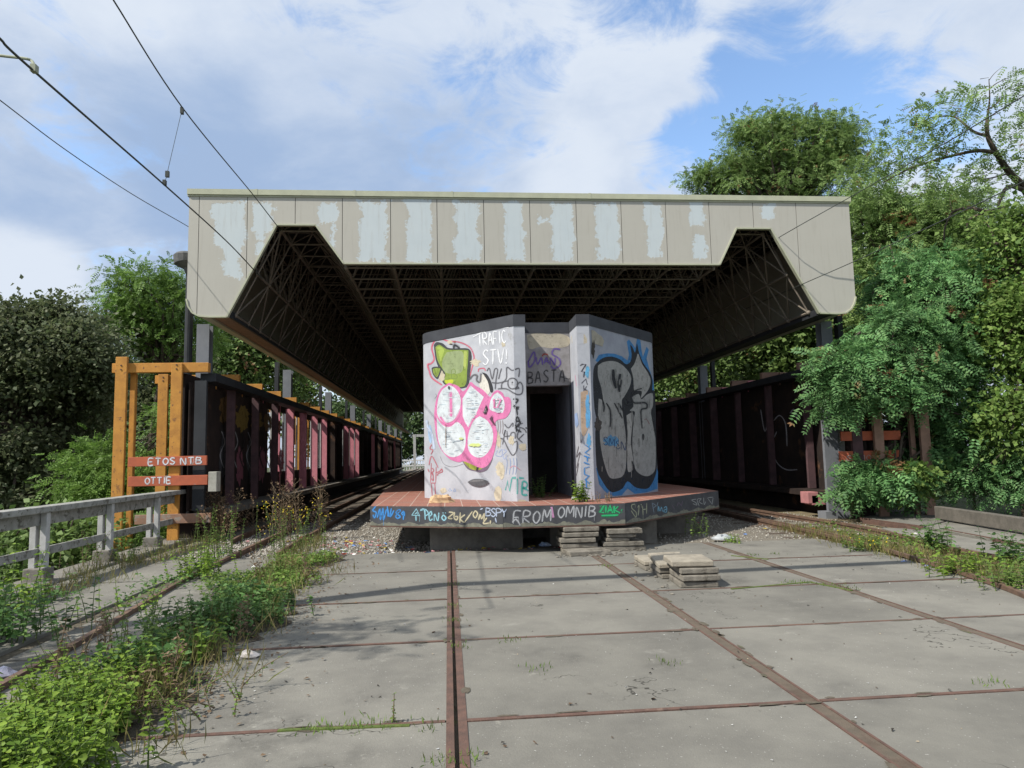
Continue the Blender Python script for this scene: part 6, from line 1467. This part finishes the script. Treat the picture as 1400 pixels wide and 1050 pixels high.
def plant(label, px, py, z, stems, h, m, leaf, lean=0.25, pairs=7, spread=0.15, kind='pair', flower=None, sm=None, group=None, cat='weed', name='weed', nfl=8):
    o = atZ(px, py, z); t = thing(name, tuple(o), label, cat, group)
    sb = MB(); P = []; A = []; S_ = []; fl = []
    for _ in range(stems):
        b0 = o+np.array((random.gauss(0, spread), random.gauss(0, spread), 0)); hh = h*random.uniform(.55, 1.1)
        ln = np.array((random.gauss(0, lean), random.gauss(0, lean), 0))
        pts = [b0, b0+ln*hh*.35+[0, 0, hh*.45], b0+ln*hh+[0, 0, hh*.95]]
        sb.tube(smooth_pts(pts, 3), list(np.linspace(0.006, 0.002, 7)) if h < 1.2 else list(np.linspace(.012, .003, 7)), 4, cap=False)
        for k in range(pairs):
            tt = 0.18+0.82*k/max(1, pairs-1); p = pts[0]*(1-tt)**2+2*pts[1]*tt*(1-tt)+pts[2]*tt*tt; a = random.uniform(0, 6.28)
            for s_ in (0, math.pi):
                if kind == 'twig':
                    e = p+np.array((math.cos(a+s_), math.sin(a+s_), 0.9))*hh*0.16*(1.2-tt*.5); sb.tube([p, e], [0.004, 0.002], 4, cap=False)
                    for _k in range(3): P.append(e+np.random.normal(0, .02, 3)); A.append((random.gauss(0, 1), random.gauss(0, 1), random.gauss(0, 1))); S_.append(leaf)
                else:
                    P.append(p); A.append((math.cos(a+s_), math.sin(a+s_), random.uniform(-.3, .35))); S_.append(leaf*(1.15-0.5*tt)*random.uniform(.7, 1.2))
        fl.append(pts[2])
    sb.build('stems', sm or greenstalk, t)
    P, A, S_ = np.array(P), np.array(A), np.array(S_)
    v, f = ovates(P, A, rng.normal(0, .35, P.shape)+np.array((0, 0, 1.0)), S_, S_*.72); mesh('leaves', v, f, m, t)
    if flower:
        Fp = np.repeat(np.array(fl), nfl, 0)+rng.normal(0, .07, (len(fl)*nfl, 3)); n = len(Fp)
        v = kites(Fp, rng.normal(0, 1, (n, 3)), rng.normal(0, .5, (n, 3))+np.array((0, -.5, 1)), 0.028, 0.026); leafmesh('flowers', v, flower, t)
    return t
NG = 'light green nettles in the foreground'
for k, (px, py, st_, h) in enumerate(((20, 1040, 34, .36), (85, 1020, 32, .36), (140, 1000, 24, .34), (60, 985, 22, .34), (120, 955, 20, .36), (175, 950, 14, .32), (-40, 1090, 40, .42), (60, 1090, 36, .36), (-20, 1010, 22, .34))):
    plant(('lush light green nettle clump at the bottom left corner', 'light green nettle clump right of the corner one', 'light green nettle clump at the edge of the bare slab', 'light green nettle clump at left border of the slab strip', 'tall nettle clump below the reddish stalks', 'nettle clump topping the foreground group on its right', 'nettle clump cut by the bottom left corner of the picture', 'nettle clump cut by the bottom edge at left', 'nettle clump cut by the left picture edge near the bottom')[k], px, py, 0, int(st_*1.5), h, M_net, 0.062, pairs=8, spread=0.18, cat='nettle', name='nettle', group=NG)
plant('reddish dry stalks with yellowing leaves behind the nettles', 90, 930, 0, 14, .5, M_dryb, .04, pairs=6, spread=.15, sm=stalk)
plant('tall wispy green stalks in the middle of the weed strip', 205, 900, 0, 18, .55, M_gc, .05, pairs=9, spread=.2)
plant('leafy weed with pale heads beside the wispy stalks', 262, 905, 0, 14, .32, M_net, .08, pairs=6, spread=.15)
plant('dark green weed mound by the white stone', 290, 862, 0, 30, .34, M_wd, .07, pairs=8, spread=.3)
plant('dark green weed mound on the shaded part of the strip', 345, 838, 0, 26, .28, M_wd, .06, pairs=8, spread=.3)
plant('bushy green weed growing over the embedded left rail', 268, 790, 0, 30, .48, M_net, .075, pairs=8, spread=.2)
plant('grey green weed leaning over the rail behind the bushy one', 300, 765, 0, 26, .9, M_gc, .05, pairs=11, spread=.2, lean=.15)
plant('brown withered seed heads at the end of the railing', 305, 735, 0, 22, .95, M_dryb, .05, pairs=9, spread=.24, sm=stalk, kind='twig', lean=.12)
plant('yellow flowering ragwort between the left rails', 395, 755, 0, 26, .85, M_gc, .045, pairs=10, spread=.3, flower=M_yel, lean=.2, nfl=4)
plant('brown dead stems rising behind the yellow flowers', 388, 740, 0, 16, 1.1, M_dryb, .035, pairs=8, spread=.15, sm=stalk, kind='twig', lean=.1)
plant('tall dry branching stalk standing alone by the left track', 436, 736, 0, 3, 1.25, M_dryb, .03, pairs=12, spread=.03, sm=stalk, kind='twig', lean=.06)
plant('small weed at the left edge of the deck by the railing foot', 120, 775, 0, 14, .6, M_gc, .05, pairs=8, spread=.25, sm=stalk)
plant('thin weed on the kerb between two railing posts', 175, 770, 0, 14, .5, M_gc, .05, pairs=8, spread=.22)
plant('sparse weed on the walkway slab beside the left rail', 170, 838, 0, 12, .3, M_net, .06, pairs=5, spread=.25)
plant('dark leafy weed at the far left picture edge', 20, 870, 0, 36, .55, M_wd, .075, pairs=8, spread=.35)
plant('light green weed against the railing at the left picture edge', 8, 850, 0, 18, .8, M_net, .08, pairs=8, spread=.2)
plant('bright yellow green weed at the foot of the kiosk doorway', 797, 686, PZ, 20, .36, M_net, .08, pairs=6, spread=.07)
plant('dark weed growing inside the kiosk doorway', 735, 680, PZ, 16, .45, M_wd, .06, pairs=7, spread=.12)
plant('withered weeds at the base of the right kiosk wall', 824, 686, PZ, 16, .2, M_dryb, .03, pairs=5, spread=.15, sm=stalk)
plant('spindly weed in the shade below the right end of the platform', 955, 733, 0, 9, .45, M_gc, .05, pairs=7, spread=.12)
plant('fresh green tuft at the deck end right of the platform', 1000, 742, 0, 12, .16, M_net, .05, pairs=4, spread=.12)
plant('green grassy weed with yellow flowers at the right deck corner', 1178, 752, 0, 30, .24, M_gc, .05, pairs=6, spread=.2, flower=M_yel, nfl=1)
plant('leafy green weed between the right rails', 1280, 752, 0, 22, .5, M_wd, .09, pairs=6, spread=.14)
plant('broad leaved weed right of the blue litter', 1320, 785, 0, 26, .3, M_net, .085, pairs=5, spread=.25)
plant('broad leaved weed at the right picture edge', 1392, 770, 0, 26, .45, M_wd, .1, pairs=6, spread=.22)
plant('spiky grassy weed at the lower right of the track', 1385, 805, 0, 30, .34, M_gc, .06, pairs=6, spread=.2)
plant('thin dry stalk standing on the slab joint in front', 540, 988, 0, 2, .2, M_gc, .03, pairs=5, spread=.015, sm=stalk)

plant('dead brown stalks and curled leaves at the bare slab edge', 190, 965, 0, 12, .3, M_dryb, .05, pairs=6, spread=.16, sm=stalk)
plant('sprawling thin grassy weed lying on the slab before the weed strip', 255, 965, 0, 26, .26, M_gc, .03, pairs=7, spread=.2, lean=.7, sm=stalk, flower=M_yel, nfl=0)
# soil and leaf litter under the weed strip, with a ragged outline
so = MB(); L_, R_ = [], []
for k in range(80):
    y = 3.4+k*0.12; c = -2.30+0.10*math.sin(y*1.7)-(0.12 if y > 8.3 else 0)-max(0, 5.8-y)*0.25; w = 0.48+0.12*math.sin(y*2.6+1)+0.07*math.sin(y*11)+random.uniform(-.05, .05)
    L_.append((c-w, y, 0.007)); R_.append((c+w, y, 0.007))
so.add(L_+R_, [(k, 80+k, 80+k+1, k+1) for k in range(79)])
tag(so.build('soil', mat('strip_soil', (0.085, 0.07, 0.05), (0.05, 0.042, 0.032), 9, 1.0, 0.8, 50, c3=(0.15, 0.13, 0.10), s3=5, t3=0.56, w3=0.1)), kind='structure')
def litterleaves(n, mask_y, label):
    y = rng.uniform(*mask_y, n); x = -2.30+0.10*np.sin(y*1.7)+rng.normal(0.25, .38, n)-np.maximum(0, 5.8-y)*0.2
    P = np.stack([x, y, np.full(n, 0.012)], 1); sz = rng.uniform(.02, .05, n)
    v = kites(P, rng.normal(0, 1, (n, 3))*np.array((1, 1, .15)), rng.normal(0, .25, (n, 3))+np.array((0, 0, 1)), sz, sz*.7)
    return tag(mesh('dead_leaves', v, np.arange(len(v), dtype=np.int32).reshape(-1, 4), M_dryb), label, 'leaf litter', kind='stuff')
litterleaves(1500, (3.6, 12), 'dead leaves and bits along the weed strip')

sp = [(-2.3+random.gauss(0, .33)-(max(0, 5.8-y)*.2), y, 0) for y in np.linspace(4.2, 11.8, 40)]
grass('thin dry and green blades mixed into the weed strip', sp, 26, 0.30, M_dry, 0.10)
for k, (px, py) in enumerate(((225, 945), (330, 875), (410, 800), (150, 890), (355, 800))):
    plant(('brown dead dock stalk at the slab side of the weed strip', 'withered stalk just above the white stone', 'withered thin stalk near the far end of the weed strip', 'brown stalk beside the embedded rail', 'dry stalk standing in the low bright ground cover')[k], px, py, 0, 2, .45, M_dryb, .03, pairs=7, spread=.07, sm=stalk, kind='twig', lean=.15)
